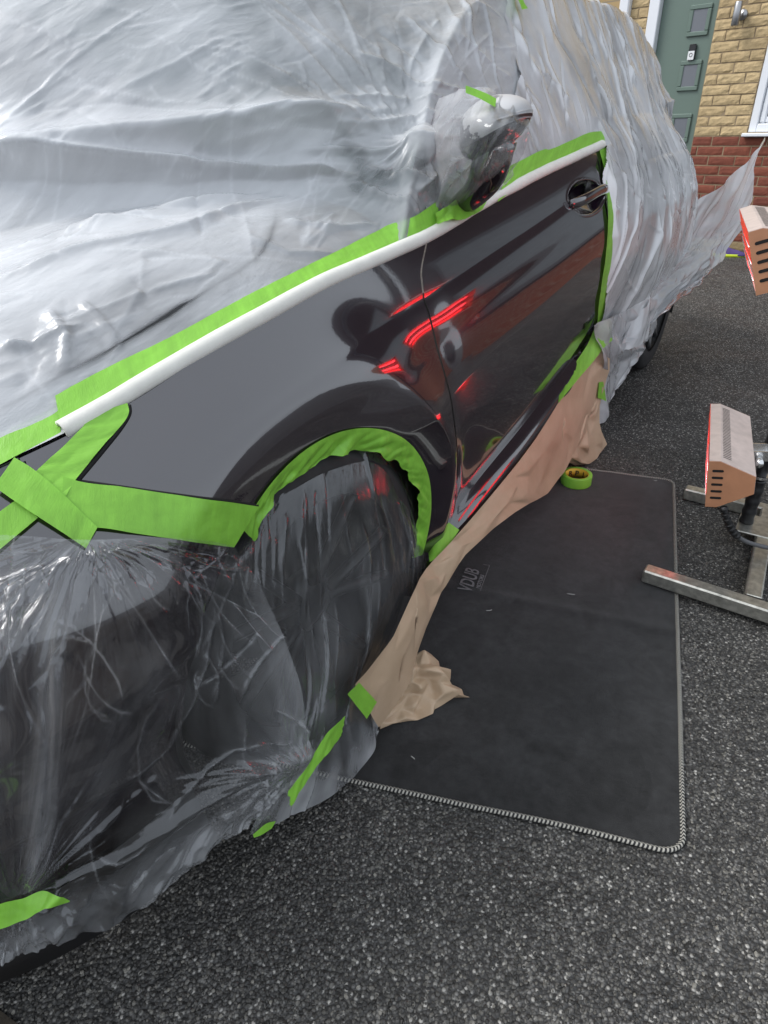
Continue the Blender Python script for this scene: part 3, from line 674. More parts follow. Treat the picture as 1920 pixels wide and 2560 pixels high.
M['ybrick'] = brick_mat('yellow_brick', (.53, .40, .22), (.44, .325, .175), .78)
M['rbrick'] = brick_mat('red_brick', (.215, .06, .034), (.165, .045, .028), .75)
M['pbrick'] = brick_mat('plinth_brick', (.30, .22, .11), (.22, .16, .085), .5)
M['upvc'] = plain('white_upvc', (.74, .76, .80), .30, spec=.5)
M['sage'] = plain('sage_green_door', (.125, .175, .148), .38, bump_scale=60, bump_s=.06)
M['obscure'] = plain('obscure_glass', (.14, .15, .17), .22, bump_scale=70, bump_s=.3, spec=.6)
M['winglass'] = plain('dark_window_glass', (.010, .012, .016), .04, spec=.7)
M['steel'] = plain('brushed_steel', (.36, .36, .37), .34, 1.0, bump_scale=300, bump_s=.1)
M['whiteplastic'] = plain('white_plastic', (.75, .76, .77), .35)
M['blackgloss'] = plain('gloss_black_plastic', (.01, .01, .011), .15)

def hbox(name, x0, x1, y0, y1, z0, z1, mat, c=0.0, parent=house):
    V, F = box(x0, x1, y0, y1, z0, z1, c)
    return new_mesh(name, V, F, mat, parent, smooth=False)
DL, DR = -1.054, -.562                     # door slab
# backing walls: mortar plane behind the built bricks, brick-patterned wall beyond the view
hbox('wall', DR, 3.75, .009, .30, 0, .932, M['farwall'])
hbox('wall', DR, -.1155, .009, .30, .932, 9.2, M['farwall'])
hbox('wall', -.1155, 1.05, .009, .30, 2.05, 9.2, M['farwall'])
hbox('wall', 1.05, 3.75, .009, .30, .932, 9.2, M['redwall'])  # unseen end wall; dark tone and height shaped for the car paint's reflections
hbox('wall', -7.0, -1.152, .009, .30, 0, 9.2, M['farwall'])
hbox('wall', -1.152, DR, .009, .30, 2.12, 9.2, M['farwall'])
mb = hbox('mortar_bed', DR, .46, .006, .0085, 0, .960, M['mortar'])
hbox('mortar_bed', DR, -.1160, .006, .0085, .9605, 2.30, M['mortar'])
hbox('mortar_bed', -1.32, -1.153, .006, .0085, 0, 2.30, M['mortar'])
rb = np.random.default_rng(5)
BW, BH, JO, PITCH = .215, .065, .010, .0748
brick_cache = {}
def brick_mesh(w, mat, rough):
    key = (round(w, 3), mat, rough, int(rb.integers(0, 4)))
    if key in brick_cache: return brick_cache[key]
    n, m = 9, 5
    xs_ = np.linspace(-w / 2, w / 2, n); zs_ = np.linspace(-BH / 2, BH / 2, m)
    XX, ZZ = np.meshgrid(xs_, zs_, indexing='ij')
    k = rb.uniform(0, 50)
    YY = rough * fbm(XX * 22 + k, ZZ * 40 + k, 3) + .0035 * ((np.abs(XX) > w / 2 - .001) | (np.abs(ZZ) > BH / 2 - .001))
    front = np.stack([XX + rough * .25 * fbm(XX * 30 + k, ZZ * 30, 2), YY, ZZ + rough * .25 * fbm(XX * 30, ZZ * 30 + k, 2)], -1)
    V = front.reshape(-1, 3); F = [tuple(f) for f in gidx(n, m).reshape(-1, 4)]
    F = [f for f in F]
    ring = [i * m for i in range(n)] + [(n - 1) * m + j for j in range(1, m)] + [i * m + m - 1 for i in range(n - 2, -1, -1)] + [j for j in range(m - 2, 0, -1)]
    base = len(V); back = V[ring].copy(); back[:, 1] = .010
    V = np.concatenate([V, back]); L = len(ring)
    for i in range(L):
        j = (i + 1) % L
        F.append((ring[j], ring[i], base + i, base + j))
    me = bpy.data.meshes.new('brick'); me.from_pydata(V.tolist(), [], [tuple(int(q) for q in f) for f in F]); me.materials.append(M[mat]); me.update()
    brick_cache[key] = me
    return me
def lay_course(x0, x1, z, mat, phase, rough):
    x = x0 - phase
    while x < x1 - .02:
        a, b = max(x, x0), min(x + BW, x1)
        if b - a > .03:
            o = bpy.data.objects.new('brick', brick_mesh(b - a, mat, rough))
            o.location = ((a + b) / 2, rb.uniform(-.002, .0015), z + BH / 2)
            link(o, house)
        x += BW + JO
for k in range(-12, 16):
    z = .932 + k * PITCH + JO / 2
    if z < -.01: continue
    ph = .1125 if k % 2 else .0
    if k >= 0:
        lay_course(DR + .004, -.122, z, 'ybrick', .118 if k % 2 else .0, .006)
        if z > 1.2: lay_course(-1.318, -1.156, z, 'ybrick', .06 if k % 2 else .15, .006)
    else:
        lay_course(DR + .004, .42, z, 'rbrick' if k > -12 else 'pbrick', .055 if k % 2 else .168, .002)
lay_course(DR + .004, .42, .004, 'pbrick', .09, .006) if False else None
# door, frame, post
hbox('door_frame', -1.152, DL - .002, -.012, .10, 0, 2.12, M['upvc'], .006)
hbox('door_frame', DL - .002, DR - .002, .03, .10, 2.06, 2.12, M['upvc'], .006)
door = hbox('door', DL, DR - .004, .045, .09, .02, 2.058, M['sage'], .004)
tag(door, 'sage green composite front door with small obscure glass panes')
def pane_unit(x0, x1, z0, z1):
    fr_ = .033
    parts = [box(x0, x1, .030, .046, z1 - fr_, z1, .005), box(x0, x1, .030, .046, z0, z0 + fr_, .005),
             box(x0, x0 + fr_, .0302, .046, z0 + fr_, z1 - fr_, .005), box(x1 - fr_, x1, .0302, .046, z0 + fr_, z1 - fr_, .005)]
    V, F = merge(parts)
    f = new_mesh('pane_frame', V, F, M['sage'], door, smooth=False)
    V, F = box(x0 + fr_, x1 - fr_, .037, .046, z0 + fr_, z1 - fr_)
    new_mesh('pane', V, F, M['obscure'], door, smooth=False)
for z0, z1 in ((1.661, 1.876), (1.275, 1.495), (.885, 1.105), (.49, .71)):
    pane_unit(-.803, -.622, z0, z1)
hbox('post', -1.414, -1.322, -.05, .02, 0, 2.6, M['upvc'], .01)
# window with sill
win = empty('window', (0, 0, 0), 0, house)
WX0, WX1, WZ0, WZ1 = -.1145, 1.0, .957, 2.03
def wbox(name, *a, mat='upvc', c=.006): 
    V, F = box(*a, c); return new_mesh(name, V, F, M[mat], win, smooth=False)
for (a, b, z0, z1) in ((WX0, WX0 + .062, WZ0, WZ1), (WX1 - .062, WX1, WZ0, WZ1), (WX0 + .062, WX1 - .062, WZ0, WZ0 + .062), (WX0 + .062, WX1 - .062, WZ1 - .062, WZ1)):
    wbox('frame', a, b, .004, .07, z0, z1)
a0, a1, b0, b1 = WX0 + .064, WX1 - .064, WZ0 + .064, WZ1 - .064
for (a, b, z0, z1) in ((a0, a0 + .05, b0, b1), (a1 - .05, a1, b0, b1), (a0 + .05, a1 - .05, b0, b0 + .05), (a0 + .05, a1 - .05, b1 - .05, b1)):
    wbox('sash', a, b, .018, .066, z0, z1, c=.012)
wbox('pane', a0 + .05, a1 - .05, .036, .05, b0 + .05, b1 - .05, mat='winglass', c=0)
V, F = box(-.142, 1.03, -.055, .05, .926, .953, .006)
new_mesh('window_sill', V, F, M['upvc'], house, smooth=False)
# pale framed panel added out of view to reflect in the door paint
M['reflect_panel'] = plain('pale_reflection_panel', (.20, .22, .235), .8, var=.12, var_scale=9)
M['reflect_border'] = plain('grey_reflection_border', (.10, .105, .11), .5)
for (a, b, z0, z1) in ((1.32, 1.40, 1.0, 2.2), (3.40, 3.48, 1.0, 2.2), (1.40, 3.40, 1.0, 1.08), (1.40, 3.40, 2.12, 2.2)):
    hbox('reflection_border', a, b, -.012, .0085, z0, z1, M['reflect_border'])
hbox('reflection_panel', 1.40, 3.40, -.004, .0085, 1.08, 2.12, M['reflect_panel'])
# roof edge over the front, out of view above
hbox('eaves', -7.0, 3.85, -.35, .3, 9.21, 9.4, M['upvc'])

def on_wall(lx, ly, lz):
    p = house.matrix_basis @ Vector((lx, ly, lz)); return p
wall_rot = house.rotation_euler.z
# doorbell
bell = empty('video_doorbell', on_wall(-.722, .045, 1.55), wall_rot)
tag(bell, 'small black and white video doorbell fixed to the green front door', 'doorbell')
V, F = box(-.029, .029, -.026, -.0005, -.055, .058, .006); new_mesh('housing', V, F, M['blackgloss'], bell, smooth=False)
V, F = box(-.027, .027, -.030, -.0265, -.053, .010, .003); new_mesh('faceplate', V, F, M['whiteplastic'], bell, smooth=False)
a = np.linspace(0, 2 * np.pi, 28)
V, F = tube(np.stack([.0125 * np.cos(a), -.0305 + 0 * a, -.018 + .0125 * np.sin(a)], -1), .0022, 6, cap=False); new_mesh('button', V, F, M['black_plastic'], bell)
# wall light
wl_ = empty('wall_light', on_wall(-.372, 0, 1.772), wall_rot)
tag(wl_, 'brushed steel cylinder up and down light on yellow brick wall', 'wall light')
V, F = lathe([(.0, -.078), (.026, -.078), (.029, -.074), (.029, .074), (.026, .078), (.0, .078)], 32); V = V + np.array([0, -.075, 0]); new_mesh('cylinder', V, F, M['steel'], wl_)
V, F = lathe([(.0, -.045), (.036, -.045), (.036, -.030), (.0, -.030)], 32, 'y'); V = V + np.array([.02, .03, -.005]); new_mesh('back_plate', V, F, M['steel'], wl_)
# shoe by the wall
def shoe():
    n, m = 26, 18
    u = np.linspace(0, 1, n); a = np.linspace(0, 2 * np.pi, m)
    U_, A_ = np.meshgrid(u, a, indexing='ij')
    w = .038 * np.sqrt(np.clip(1 - (2 * U_ - 1) ** 6, 0, 1)) * (1 - .15 * (U_ < .4)) + .002
    htop = pchip([0, .1, .35, .5, .75, 1], [.055, .075, .07, .055, .038, .015])(U_)
    zz = np.where(np.sin(A_) > 0, np.sin(A_) * htop, np.sin(A_) * .008) + .010
    P = np.stack([(U_ - .5) * .26, np.cos(A_) * w, zz], -1)
    r = empty('shoe', (6.06, .13, .002), math.radians(-78))
    tag(r, 'child\'s purple shoe with bright yellow sole lying by the house wall', 'shoe')
    M['purple'] = plain('purple_fabric', (.085, .055, .19), .8, bump_scale=200); M['limesole'] = plain('lime_sole', (.60, .72, .03), .5)
    grid_obj('upper', P, M['purple'], r)
    V_, F_ = lathe([(.0, 0), (1.0, 0), (1.03, .5), (1.0, 1), (.0, 1)], 40); V_ = V_ * np.array([.137, .042, .024]); V_[:, 2] -= .002
    new_mesh('sole', V_, F_, M['limesole'], r)
shoe()


# ------------------------------------------------------------------ the car
car = empty('car', (1.3, .89, 0))
CARINV = np.array([1.3, .89, 0.0])
tag(car, 'dark purple black hatchback masked up with film, tape and paper for respraying', 'car')
def cp(name, P, mat, keep=None, uv=None, flip=False):
    return grid_obj(name, P - CARINV, mat, car, uv, keep, flip)
def cm(name, V, F, mat, smooth=True, parent=car):
    return new_mesh(name, np.asarray(V) - CARINV, F, mat, parent, smooth)

gapx = pchip([-.1, .04, .30, .555, .79, .918, 1.0], [.535, .515, .452, .424, .409, .425, .487])
rearx = pchip([-.1, .085, .48, .72, .825, .93, 1.0], [1.60, 1.585, 1.520, 1.514, 1.520, 1.57, 1.645])
HX, HZ = TAB['handle'][0][0], TAB['handle'][0][2]
HRX = (TAB['handle'][2][0] - TAB['handle'][1][0]) / 2; HRZ = (TAB['handle'][3][2] - TAB['handle'][4][2]) / 2
HX = (TAB['handle'][2][0] + TAB['handle'][1][0]) / 2; HZ = (TAB['handle'][3][2] + TAB['handle'][4][2]) / 2

def panel(x0, x1, t0, t1, nu, nv):
    """side panel between two edge curves x0(t), x1(t)"""
    t = np.linspace(t0, t1, nv); u = np.linspace(0, 1, nu)
    U_, T_ = np.meshgrid(u, t, indexing='ij')
    X_ = x0(T_) * (1 - U_) + x1(T_) * U_
    Y_, Z_ = side(X_, T_)
    return np.stack([X_, Y_, Z_], -1), T_
def cut_circle(P, cx, cz, r):
    """drop faces inside a circle, snapping the rim vertices onto it"""
    rr = np.hypot(P[..., 0] - cx, P[..., 2] - cz)
    ins = rr < r
    f_in = ins[:-1, :-1] & ins[1:, :-1] & ins[1:, 1:] & ins[:-1, 1:]
    keep = ~f_in
    tou = np.zeros_like(ins)
    for a, b in ((0, 0), (1, 0), (1, 1), (0, 1)):
        tou[a:a + keep.shape[0], b:b + keep.shape[1]] |= keep
    mv = ins & tou
    k = np.where(mv, r / np.maximum(rr, 1e-6), 1)
    P = P.copy()
    P[..., 0] = cx + (P[..., 0] - cx) * k; P[..., 2] = cz + (P[..., 2] - cz) * k
    return P, keep
# front wing and bumper share one run of surface up to the door gap
P, T_ = panel(lambda t: -.94 + 0 * t, lambda t: gapx(t) - .0032, -.05, 1.0, 300, 170)
P, keep = cut_circle(P, 0, .325, .358)
tt = (P[..., 2] - zS(P[..., 0])) / (zE(P[..., 0]) - zS(P[..., 0]))
rr = np.hypot(P[..., 0], P[..., 2] - .325)
P[..., 1] = side(P[..., 0], np.clip(tt, -.05, 1))[0]
cx_ = (P[:-1, :-1, 0] + P[1:, 1:, 0]) / 2; cz_ = (P[:-1, :-1, 2] + P[1:, 1:, 2]) / 2
joint = np.interp(cx_, [-.5, -.37, -.17, -.1], [.80, .748, .628, .60])
isb = (cz_ < joint) & (cx_ < .05)
ish = (cx_ < -.392) & ~isb
isw = ~isb & ~ish
wing = cp('front_wing', P, M['paint'], keep & isw)
Pb = P.copy(); Pb[..., 1] = plan(P[..., 0]) + .012 + .035 * sstep(.46, .20, P[..., 2]) - .6 * flare(P[..., 0], P[..., 2]) - .010 * np.exp(-((P[..., 2] - .50) / .035) ** 2)
jl_ = np.interp(P[..., 0], [-.9, -.5, -.37, -.17, -.1], [.82, .80, .748, .628, .60])
wb_ = sstep(.11, .20, jl_ - P[..., 2])
Pb[..., 1] = Pb[..., 1] * wb_ + (P[..., 1] + .006) * (1 - wb_)
bumper = cp('front_bumper', Pb, M['paint'], keep & isb)
cp('headlight', P + np.array([0, .003, 0]), M['lens'], keep & ish)
# front door with its handle scoop
P, T_ = panel(lambda t: gapx(t) + .0032, lambda t: rearx(t), 0, 1.0, 260, 180)
e = np.hypot((P[..., 0] - HX) / (HRX * 1.0), (P[..., 2] - HZ) / (HRZ * 1.0))
P[..., 1] += np.where(e < 1, .032 * (1 - np.clip(e, 0, 1) ** 2.2) ** .8, 0) - .0012 * np.exp(-((e - 1.03) / .05) ** 2)
door_car = cp('front_door', P, M['paint'])
hp = smooth_curve(TAB['handle_grip'], 26)
hr = pchip([0, .12, .5, .85, 1], [.010, .0125, .0125, .011, .006])(np.linspace(0, 1, 26))
V, F = tube(hp, hr, 14); V = V.reshape(26, 14, 3)
ctr = V.mean(1, keepdims=True); V = ctr + (V - ctr) * np.array([1, .62, 1.25]); V = V.reshape(-1, 3)
new_mesh('door_handle', V - CARINV, F, M['paint'], door_car)
# keyhole plate inside the scoop
V, F = lathe([(0, 0), (.020, 0), (.022, .006), (0, .008)], 24, 'y'); V = V + np.array([HX + HRX * .35, side(HX, (HZ - zS(HX)) / (zE(HX) - zS(HX)))[0] + .016, HZ + .018])
new_mesh('scoop_insert', V - CARINV, F, M['black_plastic'], door_car)
# rear door, rear quarter
P, T_ = panel(lambda t: rearx(t) + .005, lambda t: 2.36 + .10 * t, 0, 1.0, 60, 50); P, keep = cut_circle(P, 2.7, .325, .358); cp('rear_door', P, M['paint'], keep)
P, T_ = panel(lambda t: 2.365 + .10 * t, lambda t: 3.44 + 0 * t, 0, 1.0, 80, 60); P, keep = cut_circle(P, 2.7, .325, .358); cp('rear_quarter', P, M['paint'], keep)
# far side, closed ends
P, T_ = panel(lambda t: -.94 + 0 * t, lambda t: 3.44 + 0 * t, 0, 1.0, 120, 30); Pf = P.copy(); Pf[..., 1] = 1.78 - P[..., 1]
cp('far_side_panels', Pf, M['paint'], flip=True)
for nm, k in (('front_panel', 0), ('rear_panel', -1)):
    q = np.linspace(0, 1, 30)[:, None, None]
    E_ = P[k][None] * (1 - q) + Pf[k][None] * q
    E_[..., 0] += (-.06 if k == 0 else .10) * (1 - (2 * q[..., 0] - 1) ** 2)
    cp(nm, E_, M['paint'])
# black strips and beads standing in for shadow in the shut lines
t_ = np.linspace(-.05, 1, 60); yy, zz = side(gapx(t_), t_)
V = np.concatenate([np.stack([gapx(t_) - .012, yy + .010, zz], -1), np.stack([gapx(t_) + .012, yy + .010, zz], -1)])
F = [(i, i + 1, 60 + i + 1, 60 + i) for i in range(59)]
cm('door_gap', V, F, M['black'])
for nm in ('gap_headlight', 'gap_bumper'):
    V, F = tube(smooth_curve(TAB[nm], 30), .0030, 8); cm('panel_gap_shadow', V, F, M['black'])
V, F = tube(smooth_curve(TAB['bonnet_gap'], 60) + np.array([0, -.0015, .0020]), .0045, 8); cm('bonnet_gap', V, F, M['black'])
# sill under the doors
xs_ = np.linspace(.358, 2.36, 120)
pf = smooth_curve([(0, .038, .002), (0, .026, -.006), (0, .012, -.014), (0, .000, -.028), (0, -.004, -.046), (0, .000, -.068), (0, .016, -.095), (0, .06, -.12), (0, .16, -.13)], 30)
P = np.stack([np.stack([np.full(30, x), pf[:, 1], zS(x) + pf[:, 2]], -1) for x in xs_])
cp('sill', P, M['paint'], flip=True)
# upper body under the film: bonnet, windscreen, side glass, roof
xs_ = np.linspace(-.94, 3.44, 240); bs_ = np.linspace(0, 2, 120)
XX, BB = np.meshgrid(xs_, bs_, indexing='ij'); YY, ZZ = hull(XX, BB)
dn = sstep(0, .25, BB) * .010
P = np.stack([XX, YY + dn * .6, ZZ - dn * 1.2], -1)
bc = (BB[:-1, :-1] + BB[1:, 1:]) / 2; xc = (XX[:-1, :-1] + XX[1:, 1:]) / 2
q2 = np.clip(bc - 1, 0, 1) ** 1.5; mm = 1 - (2 * q2 - 1) ** 2
wsb = .42 - .30 * mm; wst = 1.15 - .12 * mm
isg = (bc < 1) & (xc > .42)
cp('side_window', P, M['glass_dark'], isg)
cp('bonnet', P, M['paint'], (~isg) & (xc < wsb))
cp('windscreen', P, M['windscreen'], (~isg) & (xc >= wsb) & (xc < wst))
cp('roof', P, M['paint'], (~isg) & (xc >= wst))
V, F = box(-.8, 3.3, .34, 1.44, .17, .21); cm('underbody', V, F, M['liner'], False)
V, F = box(.40, 2.30, .10, .34, .17, .20); cm('underbody', V, F, M['liner'], False)
# arch liners and wheels
def arch_liner(cx):
    a = np.linspace(math.radians(-20), math.radians(200), 40); y = np.array([.022, .06, .20, .34])
    A_, Y_ = np.meshgrid(a, y, indexing='ij')
    P = np.stack([cx + .372 * np.cos(A_), Y_, .325 + .372 * np.sin(A_)], -1)
    cp('wheel_arch_liner', P, M['liner'])
    V = [(cx, .34, .325)] + [(cx + .372 * math.cos(q), .34, .325 + .372 * math.sin(q)) for q in a]
    cm('wheel_arch_liner', V, [(0, i + 1, i + 2) for i in range(len(a) - 1)], M['liner'])
def wheel(cx, yo, steer=0.0):
    w = empty('wheel', Vector((cx, yo + .11, .325)) - Vector(CARINV), steer, car)
    tp = [(.235, -.105), (.262, -.110), (.300, -.108), (.316, -.098), (.3245, -.080), (.3255, -.03), (.3255, .03), (.3245, .08), (.316, .098), (.300, .108), (.235, .105)]
    V, F = lathe(tp, 72, 'y'); tyre = new_mesh('tyre', V, F, M['rubber'], w)
    parts = [lathe([(.237, -.104), (.243, -.098), (.228, -.085), (.222, .08), (.237, .10)], 60, 'y')]
    parts.append(lathe([(0, -.075), (.03, -.078), (.062, -.070), (.066, -.04), (0, -.03)], 30, 'y'))
    V, F = merge(parts); rim = new_mesh('rim', V, F, M['rim'], w)
    for k in range(5):
        for s in (-1, 1):
            a0 = 2 * np.pi * k / 5 + s * .10; a1 = 2 * np.pi * k / 5 + s * .26
            p0 = np.array([.05 * np.cos(a0), -.07, .05 * np.sin(a0)]); p1 = np.array([.232 * np.cos(a1), -.088, .232 * np.sin(a1)])
            V, F = tube(np.stack([p0 + (p1 - p0) * q for q in np.linspace(0, 1, 6)]), np.linspace(.014, .011, 6), 8)
            new_mesh('spoke', V, F, M['rim_silver' if cx > 1 else 'rim'], w)
    V, F = lathe([(.0, .02), (.15, .02), (.152, .04), (0, .04)], 40, 'y'); new_mesh('brake_disc', V, F, M['rim'], w)
for cx in (0.0, 2.7): arch_liner(cx)
wheel(0.0, .028, math.radians(-3)); wheel(2.7, .022)
# lower lip of the bumper
lipc = smooth_curve([(-.93, .55, .15), (-.88, .34, .15), (-.80, .21, .148), (-.70, .115, .145), (-.60, .055, .14), (-.50, .018, .138), (-.38, .004, .135)], 50)
lp = [(0, .012, .11), (0, .000, .085), (0, -.004, .055), (0, -.014, .050), (0, -.016, .020), (0, -.010, .012), (0, -.012, -.012), (0, .02, -.03), (0, .10, -.035)]
tg = np.gradient(lipc, axis=0); tg /= np.linalg.norm(tg, axis=1, keepdims=True); nn = np.stack([tg[:, 1], -tg[:, 0], 0 * tg[:, 0]], -1)
nn *= -np.sign(nn[:, 1:2])
P = np.stack([lipc - nn * q[1] * -1 * -1 + np.array([0, 0, q[2]]) if False else lipc - nn * q[1] + np.array([0, 0, q[2]]) for q in lp], 1)
cp('bumper_lip', P, M['black_plastic'])
# door mirror
mpts = np.array(TAB['mirror'])
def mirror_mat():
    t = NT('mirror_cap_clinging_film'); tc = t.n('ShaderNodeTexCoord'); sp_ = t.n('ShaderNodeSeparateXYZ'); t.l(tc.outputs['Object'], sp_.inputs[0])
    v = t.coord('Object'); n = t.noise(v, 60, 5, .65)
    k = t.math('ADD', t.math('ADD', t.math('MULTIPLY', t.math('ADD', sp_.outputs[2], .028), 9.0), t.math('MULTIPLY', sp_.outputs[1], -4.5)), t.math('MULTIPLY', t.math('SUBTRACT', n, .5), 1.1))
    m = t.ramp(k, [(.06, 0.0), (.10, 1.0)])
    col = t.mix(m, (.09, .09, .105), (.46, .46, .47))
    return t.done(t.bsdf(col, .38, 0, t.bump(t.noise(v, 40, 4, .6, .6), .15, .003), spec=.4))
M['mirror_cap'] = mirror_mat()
MC = np.array([.60, .000, 1.113])
mirror = empty('door_mirror', MC - CARINV, 0, car)
n_, m_ = 40, 48
th = np.linspace(-np.pi / 2, np.pi / 2, n_); ph_ = np.linspace(0, 2 * np.pi, m_)
TH, PHI = np.meshgrid(th, ph_, indexing='ij')
def se(c, e): return np.sign(c) * np.abs(c) ** e
mx_ = se(np.cos(TH), .8) * se(np.cos(PHI), .8); my_ = se(np.cos(TH), .8) * se(np.sin(PHI), .75); mz_ = se(np.sin(TH), .75)
Yl = my_ * .066; Zl = mz_ * .050 * (1 - .18 * np.clip(-my_, 0, 1)) - np.where(mz_ < 0, 1, .35) * (Yl * .42) * -1 * -1
Xl = np.where(mx_ < 0, mx_ * .075 * (1 - .35 * mz_ ** 2), mx_ * .045)
Pm = np.stack([Xl, Yl, Zl], -1)
tc_ = (TH[:-1, :-1] + TH[1:, 1:]) / 2
low = tc_ < -.28
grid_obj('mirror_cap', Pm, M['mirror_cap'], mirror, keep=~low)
grid_obj('mirror_base', Pm * .995, M['paint'], mirror, keep=low)
sk = smooth_curve([(.0, .0, -.025), (.005, .012, -.065), (.03, .035, -.10), (.06, .10, -.150)], 14)
V, F = tube(sk, np.linspace(.042, .036, 14), 16); V = V.reshape(14, 16, 3); cc_ = V.mean(1, keepdims=True); V = (cc_ + (V - cc_) * np.array([.9, 1.0, .55])).reshape(-1, 3)
new_mesh('mirror_stalk', V, F, M['paint'], mirror)

# ------------------------------------------------------------------ masking film
def fold_field(A_, B_, folds):
    """height of a set of creases; each is a polyline in surface coordinates with a width and a height"""
    D = np.zeros_like(A_)
    for pl, w, h in folds:
        pl = np.asarray(pl, float); m = 4.2 * w
        ok = (A_ > pl[:, 0].min() - m) & (A_ < pl[:, 0].max() + m) & (B_ > pl[:, 1].min() - m) & (B_ < pl[:, 1].max() + m)
        ri = np.flatnonzero(ok.any(1)); ci = np.flatnonzero(ok.any(0))
        if not len(ri): continue
        sl = (slice(ri[0], ri[-1] + 1), slice(ci[0], ci[-1] + 1)); a, b = A_[sl], B_[sl]
        seg = np.linalg.norm(np.diff(pl, axis=0), axis=1); L = seg.sum() + 1e-9; s0 = 0
        best = np.full(a.shape, 1e9); bs = np.zeros_like(a)
        for k in range(len(seg)):
            d = pl[k + 1] - pl[k]; q = np.clip(((a - pl[k, 0]) * d[0] + (b - pl[k, 1]) * d[1]) / (d @ d + 1e-12), 0, 1)
            dd = np.hypot(a - pl[k, 0] - q * d[0], b - pl[k, 1] - q * d[1])
            m_ = dd < best; best = np.where(m_, dd, best); bs = np.where(m_, (s0 + q * seg[k]) / L, bs); s0 += seg[k]
        tap = sstep(0, .18, bs) * (.35 + .65 * (1 - sstep(.75, 1, bs)))
        ww = w * (1.15 - .4 * bs)
        D[sl] += h * tap * np.exp(-1.7 * (np.sqrt((best / ww) ** 2 + .03) - .173)) * (1 - sstep(3.0, 4.0, best / w))
    return D
def origami(a, b, seed, n=6, lmin=.05, lmax=.2):
    """piecewise flat crumple: summed triangle waves in random directions, about -1..1"""
    r_ = np.random.default_rng(seed); h = 0
    wa = .25 * lmin * fbm(a / lmax * 2 + seed, b / lmax * 2, 2); wb = .25 * lmin * fbm(a / lmax * 2, b / lmax * 2 + seed, 2)
    for k in range(n):
        th_ = r_.uniform(0, np.pi); L_ = r_.uniform(lmin, lmax); ph = r_.uniform(0, 1)
        w = ((a + wa) * math.cos(th_) + (b + wb) * math.sin(th_)) / L_ + ph
        tri = np.abs(w - np.floor(w) - .5) * 4 - 1
        h = h + tri * (L_ / lmax) * np.clip(.55 + 1.6 * fbm(a / lmax * .8 + k * 3.1, b / lmax * .8 + k, 2), 0, 1)
    return h / n ** .5
def section(x, below=False):
    b = np.linspace(0, 2, 500); y, z = hull(np.full(500, x), b)
    S = np.stack([np.full(500, x), y, z], -1)
    s = np.r_[0, np.cumsum(np.linalg.norm(np.diff(S, axis=0), axis=1))]
    if below:
        t = np.linspace(-.6, 1, 200)[:-1]; y2, z2 = side(np.full(199, x), t); y2 = y2 - np.clip(-t, 0, 1) * .05
        S2 = np.stack([np.full(199, x), y2, z2], -1)
        a2 = np.r_[np.cumsum(np.linalg.norm(np.diff(np.concatenate([S2, S[:1]])[::-1], axis=0), axis=1))][::-1]
        S = np.concatenate([S2, S]); s = np.r_[-a2, s]
    return S, s
def sheet_base(xs_, ss_, below=False):
    rows = []
    for x in xs_:
        S, s = section(x, below); s = s + np.arange(len(s)) * 1e-9
        rows.append(np.stack([np.interp(ss_, s, S[:, k]) for k in range(3)], -1))
    return np.stack(rows)
seam = np.array(TAB['seam'])
def seam_x(s): return np.interp(s, seam[::-1, 1], seam[::-1, 0])

xs_ = np.linspace(-.93, 1.42, 440); ss_ = np.concatenate([np.linspace(.004, .75, 250), np.linspace(.755, 1.62, 90)])
P0 = sheet_base(xs_, ss_)
A_, B_ = np.meshgrid(xs_, ss_, indexing='ij')
Nn = normals(P0); Nn *= np.where(Nn[..., 2:3] * 1.0 - Nn[..., 1:2] < 0, -1, 1)
for _ in range(6): Nn[1:-1, 1:-1] = (Nn[:-2, 1:-1] + Nn[2:, 1:-1] + Nn[1:-1, :-2] + Nn[1:-1, 2:] + Nn[1:-1, 1:-1]) / 5
edge_f = sstep(.02, .10, B_)
D = .003 + .005 * edge_f + edge_f * fold_field(A_, B_, TAB['folds_front'])
D += edge_f * (.006 * fbm(A_ * 3 + B_ * 2, B_ * 9 - A_ * 2, 3) + .0030 * fbm(A_ * 9, B_ * 22 + 5, 3))
rc_ = np.random.default_rng(8); cr_l = []
for k in range(170):
    c = np.array([rc_.uniform(-.6, 1.2), rc_.uniform(.08, 1.1)]); th_ = math.atan2(.25 - c[1], .62 - c[0]) + rc_.normal(0, .45)
    L_ = rc_.uniform(.03, .20)
    cr_l.append([[(c[0] - L_ * math.cos(th_), c[1] - L_ * math.sin(th_)), (c[0] + rc_.normal(0, .012), c[1] + rc_.normal(0, .012)), (c[0] + L_ * math.cos(th_), c[1] + L_ * math.sin(th_))], rc_.uniform(.004, .014), rc_.choice([-1, 1, 1]) * rc_.uniform(.0012, .0042)])
cr_front = list(cr_l)
for k in range(260):
    c = np.array([rc_.uniform(-.6, 1.2), rc_.uniform(.05, 1.1)]); th_ = math.atan2(.22 - c[1], .62 - c[0]) + rc_.normal(0, .55); L_ = rc_.uniform(.015, .09)
    cr_front.append([[(c[0] - L_ * math.cos(th_), c[1] - L_ * math.sin(th_)), (c[0] + rc_.normal(0, .005), c[1] + rc_.normal(0, .005)), (c[0] + L_ * math.cos(th_), c[1] + L_ * math.sin(th_))], rc_.uniform(.003, .006), rc_.choice([-1, 1, 1]) * rc_.uniform(.0010, .0026)])
cr_l = cr_front
D += edge_f * fold_field(A_, B_, cr_l) + edge_f * .0016 * origami(A_, B_, 4, 7, .06, .22)
